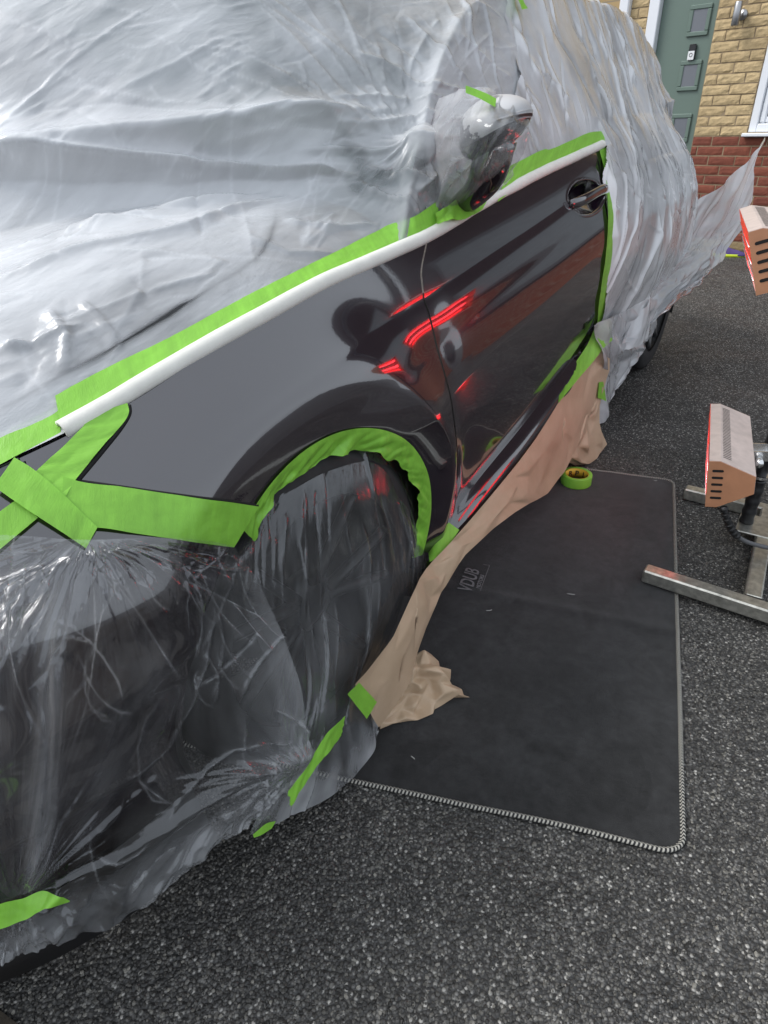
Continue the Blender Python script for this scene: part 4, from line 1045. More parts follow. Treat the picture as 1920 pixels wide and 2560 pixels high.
# rows of short puckers pressed in while the film was folded on its roll
rot = A_ * .62 + B_ * .78; rot2 = -A_ * .78 + B_ * .62
for k, c in enumerate((.02, .07, .30, .34)):
    lane = np.exp(-((rot2 - c - .012 * fbm(rot * 4, rot * 0 + k)) / .016) ** 2)
    D += edge_f * lane * .0022 * (ridged(rot * 45 + rot2 * 30, rot2 * 9, 2) - .8) * sstep(.2, .4, B_)
# tight fan of creases gathered at the mirror
an_ = np.arctan2(B_ - .18, A_ - .62); rd = np.hypot(A_ - .62, B_ - .18)
fan = (ridged(an_ * 5.2, rd * 2.0, 3) - .9) * .0042 * np.exp(-(rd / .30) ** 2) * sstep(.02, .07, rd)
D += edge_f * fan
D += .025 * np.exp(-((A_ - .62) / .07) ** 2 - ((B_ - .16) / .07) ** 2)
P = P0 + Nn * np.maximum(D, .003 + .004 * edge_f)[..., None]
keep = ((A_[:-1, :-1] + A_[1:, 1:]) / 2) < (seam_x(B_) + .02 + .012 * fbm(B_ * 30, B_ * 0, 3))[:-1, :-1]
rp = np.array(TAB['ridge_param']); o_ = np.argsort(rp[:, 1]); xr = np.interp(B_, rp[o_, 1], rp[o_, 0])
cling = -.26 * sstep(.03, .10, A_ - xr) * sstep(.30, .42, B_) * (.75 + .9 * fbm(A_ * 4, B_ * 4 + 3, 3))
cling += -.55 * np.clip(fold_field(A_, B_, [[[tuple(q) for q in TAB['gap_param']], .0065, 1.0]]), 0, 1) * (.75 + fbm(A_ * 7, B_ * 7, 2))
cling += -.26 * (1 - sstep(.12, .24, B_)) * sstep(-.6, -.2, A_) * (.75 + .8 * fbm(A_ * 6, B_ * 10, 3)) - .22 * np.exp(-((A_ - .45) / .13) ** 2 - ((B_ - .13) / .10) ** 2)
lf_ = np.clip(fold_field(A_, B_, [[q[0], .0030, 1.0] for q in cr_front]), 0, 1)
cling += .10 * lf_
cling += -.25 * np.clip(fbm(A_ * 9 + 3, B_ * 9, 3) - .12, 0, 1) * np.exp(-(rd / .35) ** 2) * 3
film_front = grid_obj('masking_film', P, M['film_top'], uv=np.stack([A_, B_], -1), keep=keep, haze=cling)
tag(film_front, 'milky masking film draped over the bonnet and windscreen', 'masking film')

P = net(TAB['mirror_veil'], 90, 80); a, b = arcs(P); Nv = normals(P); Nv *= np.where(Nv[..., 0:1] < 0, 1, -1)
uu, vv = np.meshgrid(np.linspace(0, 1, 80), np.linspace(0, 1, 90))
d = .004 * (ridged(uu * 7 + vv * 2.5, vv * 1.5 - uu, 2) - .8) + .006 * fbm(uu * 5, vv * 5, 2)
P = P + Nv * d[..., None]
veil = grid_obj('mirror_veil', P, M['film_veil'], film_front, uv=np.stack([a, b], -1), haze=.14 * np.clip(fbm(uu * 9 + vv * 6, vv * 4, 3) + .05, 0, 1) + .07 + .30 * (1 - sstep(.05, .42, uu)) + .14 * sstep(.85, 1, uu))
xs_ = np.linspace(.90, 3.44, 520); ss_ = np.concatenate([np.linspace(-.84, .60, 330), np.linspace(.605, 1.6, 60)])
P0 = sheet_base(xs_, ss_, True)
A_, B_ = np.meshgrid(xs_, ss_, indexing='ij')
Nn = normals(P0); Nn *= np.where(Nn[..., 2:3] - Nn[..., 1:2] < 0, -1, 1)
for _ in range(8): Nn[1:-1, 1:-1] = (Nn[:-2, 1:-1] + Nn[2:, 1:-1] + Nn[1:-1, :-2] + Nn[1:-1, 2:] + Nn[1:-1, 1:-1]) / 5
low_ = np.clip(-B_, 0, 1)
cc_ = A_ + .62 * low_ ** 1.35 + .05 * B_ + .02 * fbm(A_ * 3, B_ * 3, 2)
cc_ = cc_ - .10 * np.clip(B_, 0, 1) * (A_ - 1.6) + .035 * fbm(A_ * 2.2 + 5, B_ * 4.5, 3)
D = .012 + .05 * sstep(0, .5, low_) * sstep(1.7, 2.1, A_)
mod = .45 + 1.3 * np.clip(fbm(A_ * 3.1 + 2, B_ * 2.7, 3) + .25, 0, 1)
D += fbm(cc_ * 6, B_ * 1.3, 2) * .034 * sstep(1.55, 1.85, A_) * (.5 + .7 * sstep(.0, .4, low_)) * mod
D += fbm(cc_ * 15 + 3, B_ * 2.6, 2) * .005 * mod
D += .0035 * origami(A_ * 1.6, B_ * .8, 5, 7, .10, .30) * (.4 + .6 * sstep(1.6, 1.9, A_)) + .006 * origami(A_, B_, 9, 6, .12, .4) * sstep(.05, .5, low_)
rc_ = np.random.default_rng(28); cr_l = []
for k in range(85):
    c0 = rc_.uniform(1.0, 3.3); b0 = rc_.uniform(-.75, .35); L_ = rc_.uniform(.10, .55)
    bb_ = np.linspace(b0, b0 + L_, 5); aa_ = c0 - .62 * np.clip(-bb_, 0, 1) ** 1.35 + rc_.normal(0, .22) * (bb_ - b0) + rc_.normal(0, .010, 5)
    cr_l.append([list(zip(aa_.tolist(), bb_.tolist())), rc_.uniform(.006, .026), rc_.choice([-1, 1, 1]) * rc_.uniform(.003, .009)])
ff_ = fold_field(A_, B_, cr_l)
D += ff_
lines_r = np.clip(fold_field(A_, B_, [[q[0], .0035, 1.0] for q in cr_l[::2]]), 0, 1)
D += .014 * fbm(A_ * 5, B_ * 5, 3) * (.4 + .6 * sstep(1.6, 1.9, A_))
rc_ = np.random.default_rng(18); cr_l = []
for k in range(90):
    c = np.array([rc_.uniform(1.0, 3.1), rc_.uniform(-.5, .55)]); th_ = 1.57 + rc_.normal(0, .5) + (.5 if c[1] < 0 else -.1); L_ = rc_.uniform(.03, .16)
    cr_l.append([[(c[0] - L_ * math.cos(th_), c[1] - L_ * math.sin(th_)), (c[0] + rc_.normal(0, .01), c[1]), (c[0] + L_ * math.cos(th_), c[1] + L_ * math.sin(th_))], rc_.uniform(.005, .012), rc_.choice([-1, 1, 1]) * rc_.uniform(.002, .006)])
D += fold_field(A_, B_, cr_l)
dt_ = np.abs(A_ - 1.55)
edge_r = sstep(.0, .06, np.where(B_ > 0, np.where(A_ < 1.68, B_ - .035, B_ + .2), A_ - 1.52))
D = .003 + (D - .003) * edge_r
# a sharp tent where the film catches the rear corner
D += .045 * np.exp(-(np.abs(A_ - 2.98) / .07) - (np.abs(B_ - .13) / .05))
P = P0 + Nn * np.maximum(D, .002)[..., None]
tcol = np.clip((P0[..., 2] - zS(A_)) / (zE(A_) - zS(A_)), -.1, 1)
hem = np.interp(A_, [1.5, 1.7, 1.95, 2.2, 2.45, 2.7, 3.44], [.40, .36, .30, .36, .47, .55, .50]) + .02 * fbm(A_ * 12, A_ * 0, 3)
okv = np.where(B_ > 0, A_ > seam_x(B_) - .02 + .010 * fbm(B_ * 25 + 9, B_ * 0, 3), (A_ > rearx(tcol) - .004) & (P0[..., 2] > hem))
keep = okv[:-1, :-1] & okv[1:, 1:] & okv[1:, :-1] & okv[:-1, 1:]
film_back = empty('masking_film', (2.3, .05, .3))
tag(film_back, 'crinkled masking film gathered in vertical folds over the rear half of the car', 'masking film')
OB = np.array([2.3, .05, .3])
grid_obj('sheet', P - OB, M['film_rear'], film_back, uv=np.stack([A_ + .62 * low_ ** 1.35, B_], -1), keep=keep, haze=np.clip(ff_ / .005, -1, 1) * .20 + .30 * fbm(cc_ * 7, B_ * 1.6 + 3, 3) + .06 * lines_r + .14)

def creased(P, n, amp, seed, wmin=.004, wmax=.012, lmin=.03, lmax=.16, soft=.0, ori=1.0):
    """paper: flat facets meeting in crisp creases"""
    a, b = arcs(P); Nv = normals(P); r_ = np.random.default_rng(seed); fl_ = []
    for k in range(n):
        c = r_.uniform(0, 1, 2) * np.array([a.max(), b.max()]); th_ = r_.uniform(0, np.pi); L_ = r_.uniform(lmin, lmax)
        fl_.append([[(c[0] - L_ * math.cos(th_), c[1] - L_ * math.sin(th_)), (c[0] + r_.normal(0, .004), c[1] + r_.normal(0, .004)), (c[0] + L_ * math.cos(th_), c[1] + L_ * math.sin(th_))], r_.uniform(wmin, wmax) * 2, r_.choice([-1, 1]) * amp * r_.uniform(.4, 1.2)])
    d = fold_field(a, b, fl_) * .6 + soft * fbm(a * 6 + seed, b * 6, 2) + amp * ori * origami(a, b, seed, 7, lmin * 1.2, lmax)
    return P + Nv * d[..., None], np.stack([a, b], -1)
def crumple(P, amp, f1, f2, seed=0.0, edge=True, aniso=(1, 1)):
    a, b = arcs(P); Nv = normals(P)
    d = amp * (fbm(a * f1 * aniso[0] + seed, b * f1 * aniso[1] + seed, 3) * 1.6 + .55 * (ridged(a * f2 * aniso[0] + seed, b * f2 * aniso[1], 3) - .9))
    return P + Nv * d[..., None], np.stack([a, b], -1)
P = net(TAB['flap'], 150, 160); P, uv = creased(P, 30, .008, 3, .008, .025, .10, .40, .04, .9)
fl = grid_obj('loose_corner', P - OB, M['film_flap'], film_back, uv=uv)
fl['label'] = 'loose corner of film blowing out towards the house'
P = net(TAB['rear_tail'], 110, 110); P, uv = creased(P, 30, .010, 9, .005, .015, .05, .2, .03, 1.0)
grid_obj('trailing_edge', P - OB, M['film_flap'], film_back, uv=uv)

P = net(TAB['wheel_sheet'], 240, 240); a, b = arcs(P); Nv = normals(P)
uvn = np.linspace(0, 1, 240)[None, :] * np.ones((240, 1)); vv = np.linspace(0, 1, 240)[:, None] * np.ones((1, 240))
rc_ = np.random.default_rng(61); cr_l = []
for k in range(75):
    u0 = rc_.uniform(.02, .98); v0 = rc_.uniform(-.05, .75); L_ = rc_.uniform(.08, .45); sl = (u0 - .55) * .5 + rc_.normal(0, .10)
    cr_l.append([[(u0 + sl * q + rc_.normal(0, .006), v0 + q) for q in np.linspace(0, L_, 4)], rc_.uniform(.005, .014), rc_.choice([-1, 1]) * rc_.uniform(.0015, .005)])
d = fold_field(uvn, vv, cr_l) + .012 * fbm(uvn * 4, vv * 4 + 3, 3) * sstep(.1, .5, vv)
lines_ = np.clip(fold_field(uvn, vv, [[q[0], .0030, 1.0] for q in cr_l]), 0, 1) * (.4 + 1.3 * np.clip(fbm(uvn * 14, vv * 14, 2) + .3, 0, 1))
P = P + Nv * d[..., None] * np.where(Nv[..., 1:2] < 0, 1, -1)
uvn_h = uvn
hz_ = .07 * sstep(.15, .5, vv) + .42 * sstep(.66, 1.0, vv) * (.6 + 1.2 * fbm(uvn * 7, vv * 7, 3)) + .10 * np.clip(fbm(uvn * 9 + 4, vv * 2.5, 3), 0, 1)
fw = grid_obj('masking_film', P, M['film_wheel'], uv=np.stack([a, b], -1), haze=np.clip(hz_ + .21 * lines_ + .08 * np.clip(fbm(uvn_h * 5, vv * 5, 4), 0, 1), 0, .7))
tag(fw, 'clear masking film hanging over the front wheel inside the arch', 'masking film')

P = net(TAB['bumper_sheet'], 300, 300); a, b = arcs(P); Nv = normals(P); Nv *= np.where(Nv[..., 1:2] < 0, 1, -1)
vv = np.linspace(0, 1, 300)[:, None] * np.ones((1, 300)); uu = np.linspace(0, 1, 300)[None, :] * np.ones((300, 1))
def fan_at(u0, v0, k, sx=1.0, sy=1.0):
    an = np.arctan2((vv - v0) * sy, (uu - u0) * sx); r = np.hypot((uu - u0) * sx, (vv - v0) * sy)
    return (ridged(an * k + 7 * u0, r * 1.5, 3) - .9) * np.exp(-(r / .45) ** 2) * sstep(.0, .10, r)
d = .0060 * fan_at(.42, -.04, 6) + .0050 * fan_at(.22, .80, 6) + .0050 * fan_at(.97, .80, 5) + .012 * fbm(uu * 3.2, vv * 3.2 + 8, 3)
d += .018 * np.exp(-((uu - .30 + .05 * vv) / .025) ** 2) * sstep(.2, .5, vv) * (1 - sstep(.72, .80, vv)) + .012 * np.exp(-((uu - .345 + .06 * vv) / .016) ** 2) * sstep(.15, .4, vv) * (1 - sstep(.70, .78, vv))
d += .014 * np.exp(-((vv - .86 + .10 * uu) / .03) ** 2) + (ridged(uu * 7 + vv * 5, vv * 9 - uu * 3, 3) - .9) * .006 * sstep(.75, .9, vv)
rc_ = np.random.default_rng(44); cr_l = []
for k in range(84):
    f0 = [(.42, -.02), (.22, .82), (.97, .82), None][k % 4]
    c = rc_.uniform(0, 1, 2); th_ = math.atan2(c[1] - f0[1], c[0] - f0[0]) if f0 else rc_.normal(1.4, .5)
    L_ = rc_.uniform(.03, .20); th_ += rc_.normal(0, .12); bend = rc_.normal(0, .35)
    pts_ = [(c[0] + L_ * q * math.cos(th_ + bend * q), c[1] + L_ * q * math.sin(th_ + bend * q)) for q in np.linspace(-1, 1, 6)]
    cr_l.append([pts_, rc_.uniform(.005, .014), rc_.choice([-1, 1]) * rc_.uniform(.001, .0038)])
    if k % 3 == 0:                                   # a branch off the crease
        b0 = pts_[3]; tb = th_ + rc_.choice([-1, 1]) * rc_.uniform(.4, .9)
        cr_l.append([[(b0[0] + L_ * .6 * q * math.cos(tb), b0[1] + L_ * .6 * q * math.sin(tb)) for q in np.linspace(0, 1, 4)], .006, rc_.uniform(.001, .003)])
d += fold_field(uu, vv, cr_l) + .0030 * origami(uu, vv, 6, 7, .10, .35)
lines_ = np.clip(fold_field(uu, vv, [[q[0], .0028, 1.0] for q in cr_l]), 0, 1) * (.5 + 1.2 * np.clip(fbm(uu * 14, vv * 14, 2) + .3, 0, 1))
P = P + Nv * (d * sstep(0, .06, vv))[..., None]
uvn_h = uu
hz_ = .24 * sstep(.80, .98, vv) * (.7 + 1.2 * fbm(uu * 9, vv * 5, 3)) + .22 * sstep(.72, .98, uu) * sstep(.15, .5, vv) + .11 * (1 - sstep(.0, .40, uu)) * (.6 + 1.4 * fbm(uu * 12 + 2, vv * 2, 3)) + .18 * np.exp(-((uu - .31 + .05 * vv) / .03) ** 2) * sstep(.1, .3, vv)
fb = grid_obj('masking_film', P, M['film_clear'], uv=np.stack([a, b], -1), haze=np.clip(hz_ + .21 * lines_ + .08 * np.clip(fbm(uvn_h * 5, vv * 5, 4), 0, 1), 0, .7))
tag(fb, 'clear wrinkled masking film taped over the front bumper', 'masking film')

# ------------------------------------------------------------------ green tape, foam bead, brown paper
def tape(key, label, n=40, m=12, amp=.0010, f=40, lift=None, rag=.0):
    e = np.asarray(TAB[key], float)
    top, bot = smooth_curve(e[0], n), smooth_curve(e[1], n)
    q = np.linspace(0, 1, m)[None, :, None]
    P = top[:, None] * (1 - q) + bot[:, None] * q
    a, b = arcs(P); Nv = normals(P); Nv *= np.where((Nv[..., 1:2] * 1.0 - Nv[..., 2:3] * .6) < 0, 1, -1)
    seed = sum(map(ord, key)) % 50
    d = amp * (fbm(a * f + seed, b * f, 3) * 1.4 + .5 * (ridged(a * f * .5, b * f * .5 + seed, 2) - .8))
    P = P + Nv * (np.abs(d))[..., None]
    if rag:
        r_ = np.random.default_rng(seed)
        for k in (0, -1):
            tg_ = P[1] - P[0] if k == 0 else P[-1] - P[-2]
            P[k] += tg_ * r_.uniform(-rag, rag, (m, 1))
    o = grid_obj('masking_tape', P, M['tape'], uv=np.stack([a, b], -1))
    tag(o, label, 'tape', 'strips of green masking tape')
    return o
tape('tape_lamp_upper', 'pale green tape under the film, left of the white foam bead\'s end', amp=.0004)
tape('tape_lamp_lower', 'short green tape strip under clear film at the left edge', amp=.0004)
tape('tape_belt_front', 'longest green tape strip, above the white foam along the bonnet edge', 120, 14, .0008)
tape('tape_headlight', 'broad green tape along the slanted front edge of the wing', 50, 20, .0022, 26)
tape('tape_bumper_joint', 'wide green tape across the joint between wing and bumper', 70, 20, .0012, 30)
tape('tape_corner', 'broad green tape patch crossing the headlight corner at the left', 40, 20, .0012, 24)
tape('tape_belt_door', 'green tape strip between the door mirror and rear end of foam', 60, 10, .0006)
tape('tape_belt_fold', 'crumpled dark green tape folded below the door mirror', 40, 14, .006, 22, rag=.5)
tape('tape_door_edge', 'narrow vertical green tape strip down the rear edge of the door', 60, 8, .0008)
tape('tape_sill_rear', 'green tape at the rear end of the sill above the brown paper', 50, 12, .002)
tape('tape_sill_front', 'small green tape at the front end of the sill behind the wheel', 30, 12, .001)
tape('tape_hem_left', 'green tape with curled end on the film hem at lower left', 50, 14, .0025, 30)
tape('tape_bumper_long', 'long loose diagonal green tape strip between bumper film and wheel film', 60, 12, .003, 26, rag=.8)
tape('tape_paper_end', 'square piece of green tape holding the front end of brown paper', 24, 24, .001)
tape('tape_hem_small', 'scrap of green tape showing under the lowest film hem', 20, 8, .001)
tape('tape_mirror', 'short green tape strip on top of the door mirror', 30, 8, .0006)
tape('tape_roof_seam', 'thin torn green tape at the film seam, top of the picture', 24, 8, .002)
tape('tape_paper_rear', 'small green tape tab on the hanging brown paper\'s rear edge', 16, 8, .001)
# tape round the wheel arch lip
na, mw = 200, 16
ang = np.linspace(math.radians(123), math.radians(-13), na)[:, None] * np.ones((1, mw)); q = np.linspace(0, 1, mw)[None] * np.ones((na, 1))
s_ = np.linspace(0, 1, na)[:, None] * np.ones((1, mw))
width = .040 + .012 * fbm(s_ * 14, s_ * 0 + 2, 2) + .010 * np.sin(s_ * np.pi)
rad = .3595 - q * width * (.92 + .12 * fbm(s_ * 30, q * 2, 2))
Xa = rad * np.cos(ang); Za = .325 + rad * np.sin(ang)
tl_ = np.clip((Za - zS(Xa)) / (zE(Xa) - zS(Xa)), -.05, 1)
ylip = side(.3595 * np.cos(ang), np.clip((.325 + .3595 * np.sin(ang) - zS(Xa)) / (zE(Xa) - zS(Xa)), -.05, 1))[0]
Ya = ylip - .003 + q ** 1.3 * .012 + q * (.006 * (ridged(s_ * 20 + 1.5 * q, q * .8, 2) - .85) + .007 * fbm(s_ * 18, q * 2 + 4, 2))
P = np.stack([Xa, Ya, Za], -1); a, b = arcs(P)
ta = grid_obj('masking_tape', P, M['tape'], uv=np.stack([a, b], -1))
tag(ta, 'crinkled curved green tape band around the front wheel arch', 'tape', 'strips of green masking tape')

# foam bead: a soft C-shaped cord lying along the edge
fc = smooth_curve(TAB['foam'], 160)
fs = np.linspace(0, 1, 160)
wid = np.interp(fs, [0, .45, .52, .60, .66, 1], [1, 1, .62, .72, 1, 1])
ca_ = np.linspace(math.radians(-35), math.radians(215), 20)
ring = [(.0135 * math.cos(q), .0115 * math.sin(q)) for q in ca_] + [(.0088 * math.cos(q), .0070 * math.sin(q)) for q in ca_[::-1]]
tg = np.gradient(fc, axis=0); tg /= np.linalg.norm(tg, axis=1, keepdims=True)
outn = np.array([0, -.80, .60]); outn = outn[None] - tg * (tg @ outn)[:, None]; outn /= np.linalg.norm(outn, axis=1, keepdims=True)
crs = np.cross(tg, outn)
rg = np.array(ring)
P = fc[:, None] + (crs[:, None] * rg[None, :, :1] + outn[:, None] * (rg[None, :, 1:] + .002)) * wid[:, None, None]
P[..., 2] += (.0006 * fbm(fs * 30, fs * 0, 2))[:, None]
P = np.concatenate([P, P[:, :1]], 1)
V = P.reshape(-1, 3); F = [tuple(f) for f in gidx(*P.shape[:2]).reshape(-1, 4)]
for k in (0, 159):
    for j in range(19): F.append((k * 41 + j, k * 41 + j + 1, k * 41 + 38 - j, k * 41 + 39 - j))
foam = new_mesh('foam_bead', V, F, M['foam'])
tag(foam, 'white foam masking bead running along the wing and door top edge', 'foam bead')

def facet_paper(ctrl, n, m, amp, jit, seed, zmin=None, edge_amp=.35):
    """kraft paper: a coarse net of flat facets meeting in crisp creases"""
    r_ = np.random.default_rng(seed); K = 12
    Pf = net(ctrl, (n - 1) * K + 1, (m - 1) * K + 1); Nf = normals(Pf)
    I, J = np.meshgrid(np.arange(n) * K, np.arange(m) * K, indexing='ij')
    ji = r_.uniform(-jit, jit, I.shape) * K; jj = r_.uniform(-jit, jit, I.shape) * K
    ji[[0, -1]] = 0; jj[:, [0, -1]] = 0
    I = np.clip(np.round(I + ji).astype(int), 0, Pf.shape[0] - 1); J = np.clip(np.round(J + jj).astype(int), 0, Pf.shape[1] - 1)
    P = Pf[I, J]; Nv = Nf[I, J]
    a = amp if np.ndim(amp) else np.full((n, m), float(amp))
    d = r_.normal(0, 1, (n, m)) * .6 + 1.2 * fbm(I / K * .45 + seed, J / K * .45, 2)
    ew = np.ones((n, m)); ew[0] = edge_amp; ew[-1] = .8; ew[:, 0] = edge_amp; ew[:, -1] = edge_amp
    P = P + Nv * (d * a * ew)[..., None]
    if zmin is not None: P[..., 2] = np.maximum(P[..., 2], zmin)
    A2, B2 = arcs(P); F = []
    q = np.arange(n * m).reshape(n, m)
    for y in range(n - 1):
        for x in range(m - 1):
            a_, b_, c_, d_ = q[y, x], q[y + 1, x], q[y + 1, x + 1], q[y, x + 1]
            F += [(a_, b_, c_), (a_, c_, d_)] if r_.random() < .5 else [(a_, b_, d_), (b_, c_, d_)]
    return P.reshape(-1, 3), np.array(F), np.stack([A2, B2], -1).reshape(-1, 2)
def soften(o, crease=.93):
    e = o.data.attributes.new('crease_edge', 'FLOAT', 'EDGE'); e.data.foreach_set('value', np.full(len(o.data.edges), crease, np.float32))
    sb = o.modifiers.new('soft_creases', 'SUBSURF'); sb.levels = 2; sb.render_levels = 2
    o.data.polygons.foreach_set('use_smooth', np.ones(len(o.data.polygons), bool))
    return o
V, F, uv = facet_paper(TAB['paper_long'], 5, 27, .0062, .42, 12)
tag(soften(new_mesh('masking_paper', V, F, M['paper'], None, False, uv)), 'long brown masking paper strip under the sill and across the front wheel', 'masking paper', 'brown masking paper')
V, F, uv = facet_paper(TAB['paper_rear'], 8, 8, .012, .38, 15, .004)
tag(soften(new_mesh('masking_paper', V, F, M['paper'], None, False, uv)), 'brown masking paper hanging to the ground behind the tape roll', 'masking paper', 'brown masking paper')
V, F, uv = facet_paper(TAB['paper_crumple'], 9, 9, .019, .40, 33, .012, .6)
tag(soften(new_mesh('masking_paper', V, F, M['paper'], None, False, uv)), 'crumpled brown paper end lying on the dark mat', 'masking paper', 'brown masking paper')

# ------------------------------------------------------------------ mat
def carpet_mat():
    t = NT('dark_carpet'); v = t.coord('Object')
    n1 = t.noise(v, 4, 6, .65); n2 = t.noise(v, 900, 2, .6); n3 = t.noise(v, 40, 5, .65)
    col = t.ramp(n1, [(.3, (.0105, .0106, .011)), (.7, (.030, .0303, .0315))])
    col = t.mix(1.0, col, t.ramp(n3, [(.3, .65), (.72, 1.45)]), 'MULTIPLY')
    specks = t.ramp(t.vor(v, 42), [(.0, 1.0), (.035, 0.0)])
    gate = t.ramp(t.vor(v, 42, out='Color'), [(.45, 0.0), (.50, 1.0)])
    fib = t.ramp(t.noise(t.coord('Object', (3, 60, 1), (0, 0, .7)), 6, 2, .5), [(.72, 0.0), (.76, 1.0)])
    col = t.mix(t.math('MULTIPLY', specks, t.math('MULTIPLY', gate, .6)), col, (.40, .40, .38))
    brush = t.ramp(t.noise(t.coord('Object', (1.2, 2.2, 1), (0, 0, .3)), 3.0, 3, .5, .8), [(.56, 1.0), (.60, .72)])
    col = t.mix(1.0, col, brush, 'MULTIPLY')
    nrm = t.bump(t.math('ADD', n2, t.math('MULTIPLY', n3, .6)), .55, .003)
    return t.done(t.bsdf(col, .95, 0, nrm, spec=.15, sheen=.25))
M['carpet'] = carpet_mat()
mat_root = empty('floor_mat', (.7, -.2, 0))
tag(mat_root, 'dark grey carpet mat with striped edging lying beside the car', 'mat')
OM = np.array([.7, -.2, 0.0])
mc = [np.array(p) for p in ((.082, -.665, 0), (1.495, -.35, 0), (1.295, .42, 0), (-.225, .30, 0))]
def mat_pt(u, v):
    u = u[..., None]; v = v[..., None]
    p = (mc[0] * (1 - u) + mc[1] * u) * (1 - v) + (mc[3] * (1 - u) + mc[2] * u) * v
    p = p.copy()
    p[..., 2] = .0085 + .003 * fbm(p[..., 0] * 3, p[..., 1] * 3, 2) + .0025 * np.exp(-((u[..., 0] - .42 - .05 * v[..., 0]) / .012) ** 2) + .0010 * fbm(p[..., 0] * 9, p[..., 1] * 9, 2)
    w = .010 * fbm(p[..., 0] * 2.2 + 3, p[..., 1] * 2.2, 2)
    p[..., 0] += w; p[..., 1] += w * .5
    return p
U_, V_ = np.meshgrid(np.linspace(0, 1, 160), np.linspace(0, 1, 90), indexing='ij')
# rounded corners
rc = .035
def rnd_c(u, v, L, Wd):
    x = u * L; y = v * Wd
    cxx = np.clip(x, rc, L - rc); cyy = np.clip(y, rc, Wd - rc); dx = x - cxx; dy = y - cyy; m_ = np.maximum(np.abs(dx), np.abs(dy)); h_ = np.hypot(dx, dy) + 1e-9
    k = np.where((np.abs(dx) > 1e-9) & (np.abs(dy) > 1e-9), m_ / h_, 1)
    return (cxx + dx * k) / L, (cyy + dy * k) / Wd
u2, v2 = rnd_c(U_, V_, 1.45, .8)
grid_obj('carpet', mat_pt(u2, v2) - OM, M['carpet'], mat_root)
b_u = np.concatenate([np.linspace(0, 1, 160), np.ones(90), np.linspace(1, 0, 160), np.zeros(90)]); b_v = np.concatenate([np.zeros(160), np.linspace(0, 1, 90), np.ones(160), np.linspace(1, 0, 90)])
bu, bv = rnd_c(b_u, b_v, 1.45, .8)
bp = mat_pt(bu, bv); bp = bp[np.r_[True, np.linalg.norm(np.diff(bp, axis=0), axis=1) > 1e-5]]
bp = smooth_curve(bp, 700)
def binding_mat():
    t = NT('striped_binding'); tc = t.n('ShaderNodeTexCoord'); s_ = t.n('ShaderNodeSeparateXYZ'); t.l(tc.outputs['UV'], s_.inputs[0])
    w = t.math('FRACT', t.math('ADD', t.math('MULTIPLY', s_.outputs[0], 135), t.math('MULTIPLY', s_.outputs[1], 1.0)))
    m = t.ramp(w, [(.42, 0.0), (.52, 1.0), (.92, 1.0), (1.0, 0.0)])
    return t.done(t.bsdf(t.mix(m, (.016, .016, .017), (.40, .385, .34)), .8, 0, t.bump(m, .6, .002)))
M['binding'] = binding_mat()
V, F = tube(bp, .0050, 10, cap=False)
sarc = np.r_[0, np.cumsum(np.linalg.norm(np.diff(bp, axis=0), axis=1))]
uvb = np.stack([np.repeat(sarc, 10), np.tile(np.linspace(0, .9, 10), 700)], -1)
V = V * np.array([1, 1, .85])
new_mesh('binding', V - OM, F, M['binding'], mat_root, uv=uvb)
# worn logo printed on the carpet
M['logo'] = plain('grey_print', (.20, .20, .205), .9, var=.35, var_scale=120)
lo0 = np.array(TAB['logo'][0][:2]); lo1 = np.array(TAB['logo'][1][:2])
def text_mesh(body, size, mat, parent, shear=0.0, bevel=0.0, extrude=.0004, center=False):
    cu = bpy.data.curves.new('lettering', 'FONT'); cu.body = body; cu.size = size; cu.shear = shear; cu.extrude = extrude; cu.offset = bevel
    if center: cu.align_x = 'CENTER'
    tmp = bpy.data.objects.new('lettering', cu); C.objects.link(tmp)
    bpy.context.view_layer.update()
    me = bpy.data.meshes.new_from_object(tmp.evaluated_get(bpy.context.evaluated_depsgraph_get()))
    bpy.data.objects.remove(tmp); bpy.data.curves.remove(cu)
    me.materials.clear(); me.materials.append(mat)
    return link(bpy.data.objects.new('lettering', me), parent)
def txt(body, size, loc, rz, shear=0.0, bevel=0.0):
    o = text_mesh(body, size, M['logo'], mat_root, shear, bevel)
    o.location = Vector(loc) - Vector(OM); o.rotation_euler = (0, 0, rz)
    return o

LA = math.radians(13)
vd = txt('VDUB', .058, (.545, -.022, .0135), LA, .25, .0006); vd.scale = (.70, 1.0, 1)
mo = txt('MOTORS', .0165, (.572, -.0345, .0135), LA, .25, .0003); mo.scale = (.95, 1, 1)
def bar2(p, q, w, z=.0132):
    p = np.array(p); q = np.array(q); d = (q - p) / np.linalg.norm(q - p); n = np.array([-d[1], d[0]]) * w / 2
    V = [(*(p - n), z), (*(q - n), z), (*(q + n), z), (*(p + n), z)]
    return np.array(V), [(0, 1, 2, 3)]
l0 = np.array([.565, -.040]); dd = np.array([math.cos(LA), math.sin(LA)]); nn2 = np.array([-dd[1], dd[0]])
V, F = merge([bar2(l0, l0 + dd * .125, .0015), bar2(l0 + dd * .125, l0 + dd * .125 + nn2 * .02, .0015)])
new_mesh('lettering_underline', V - OM, F, M['logo'], mat_root, smooth=False)
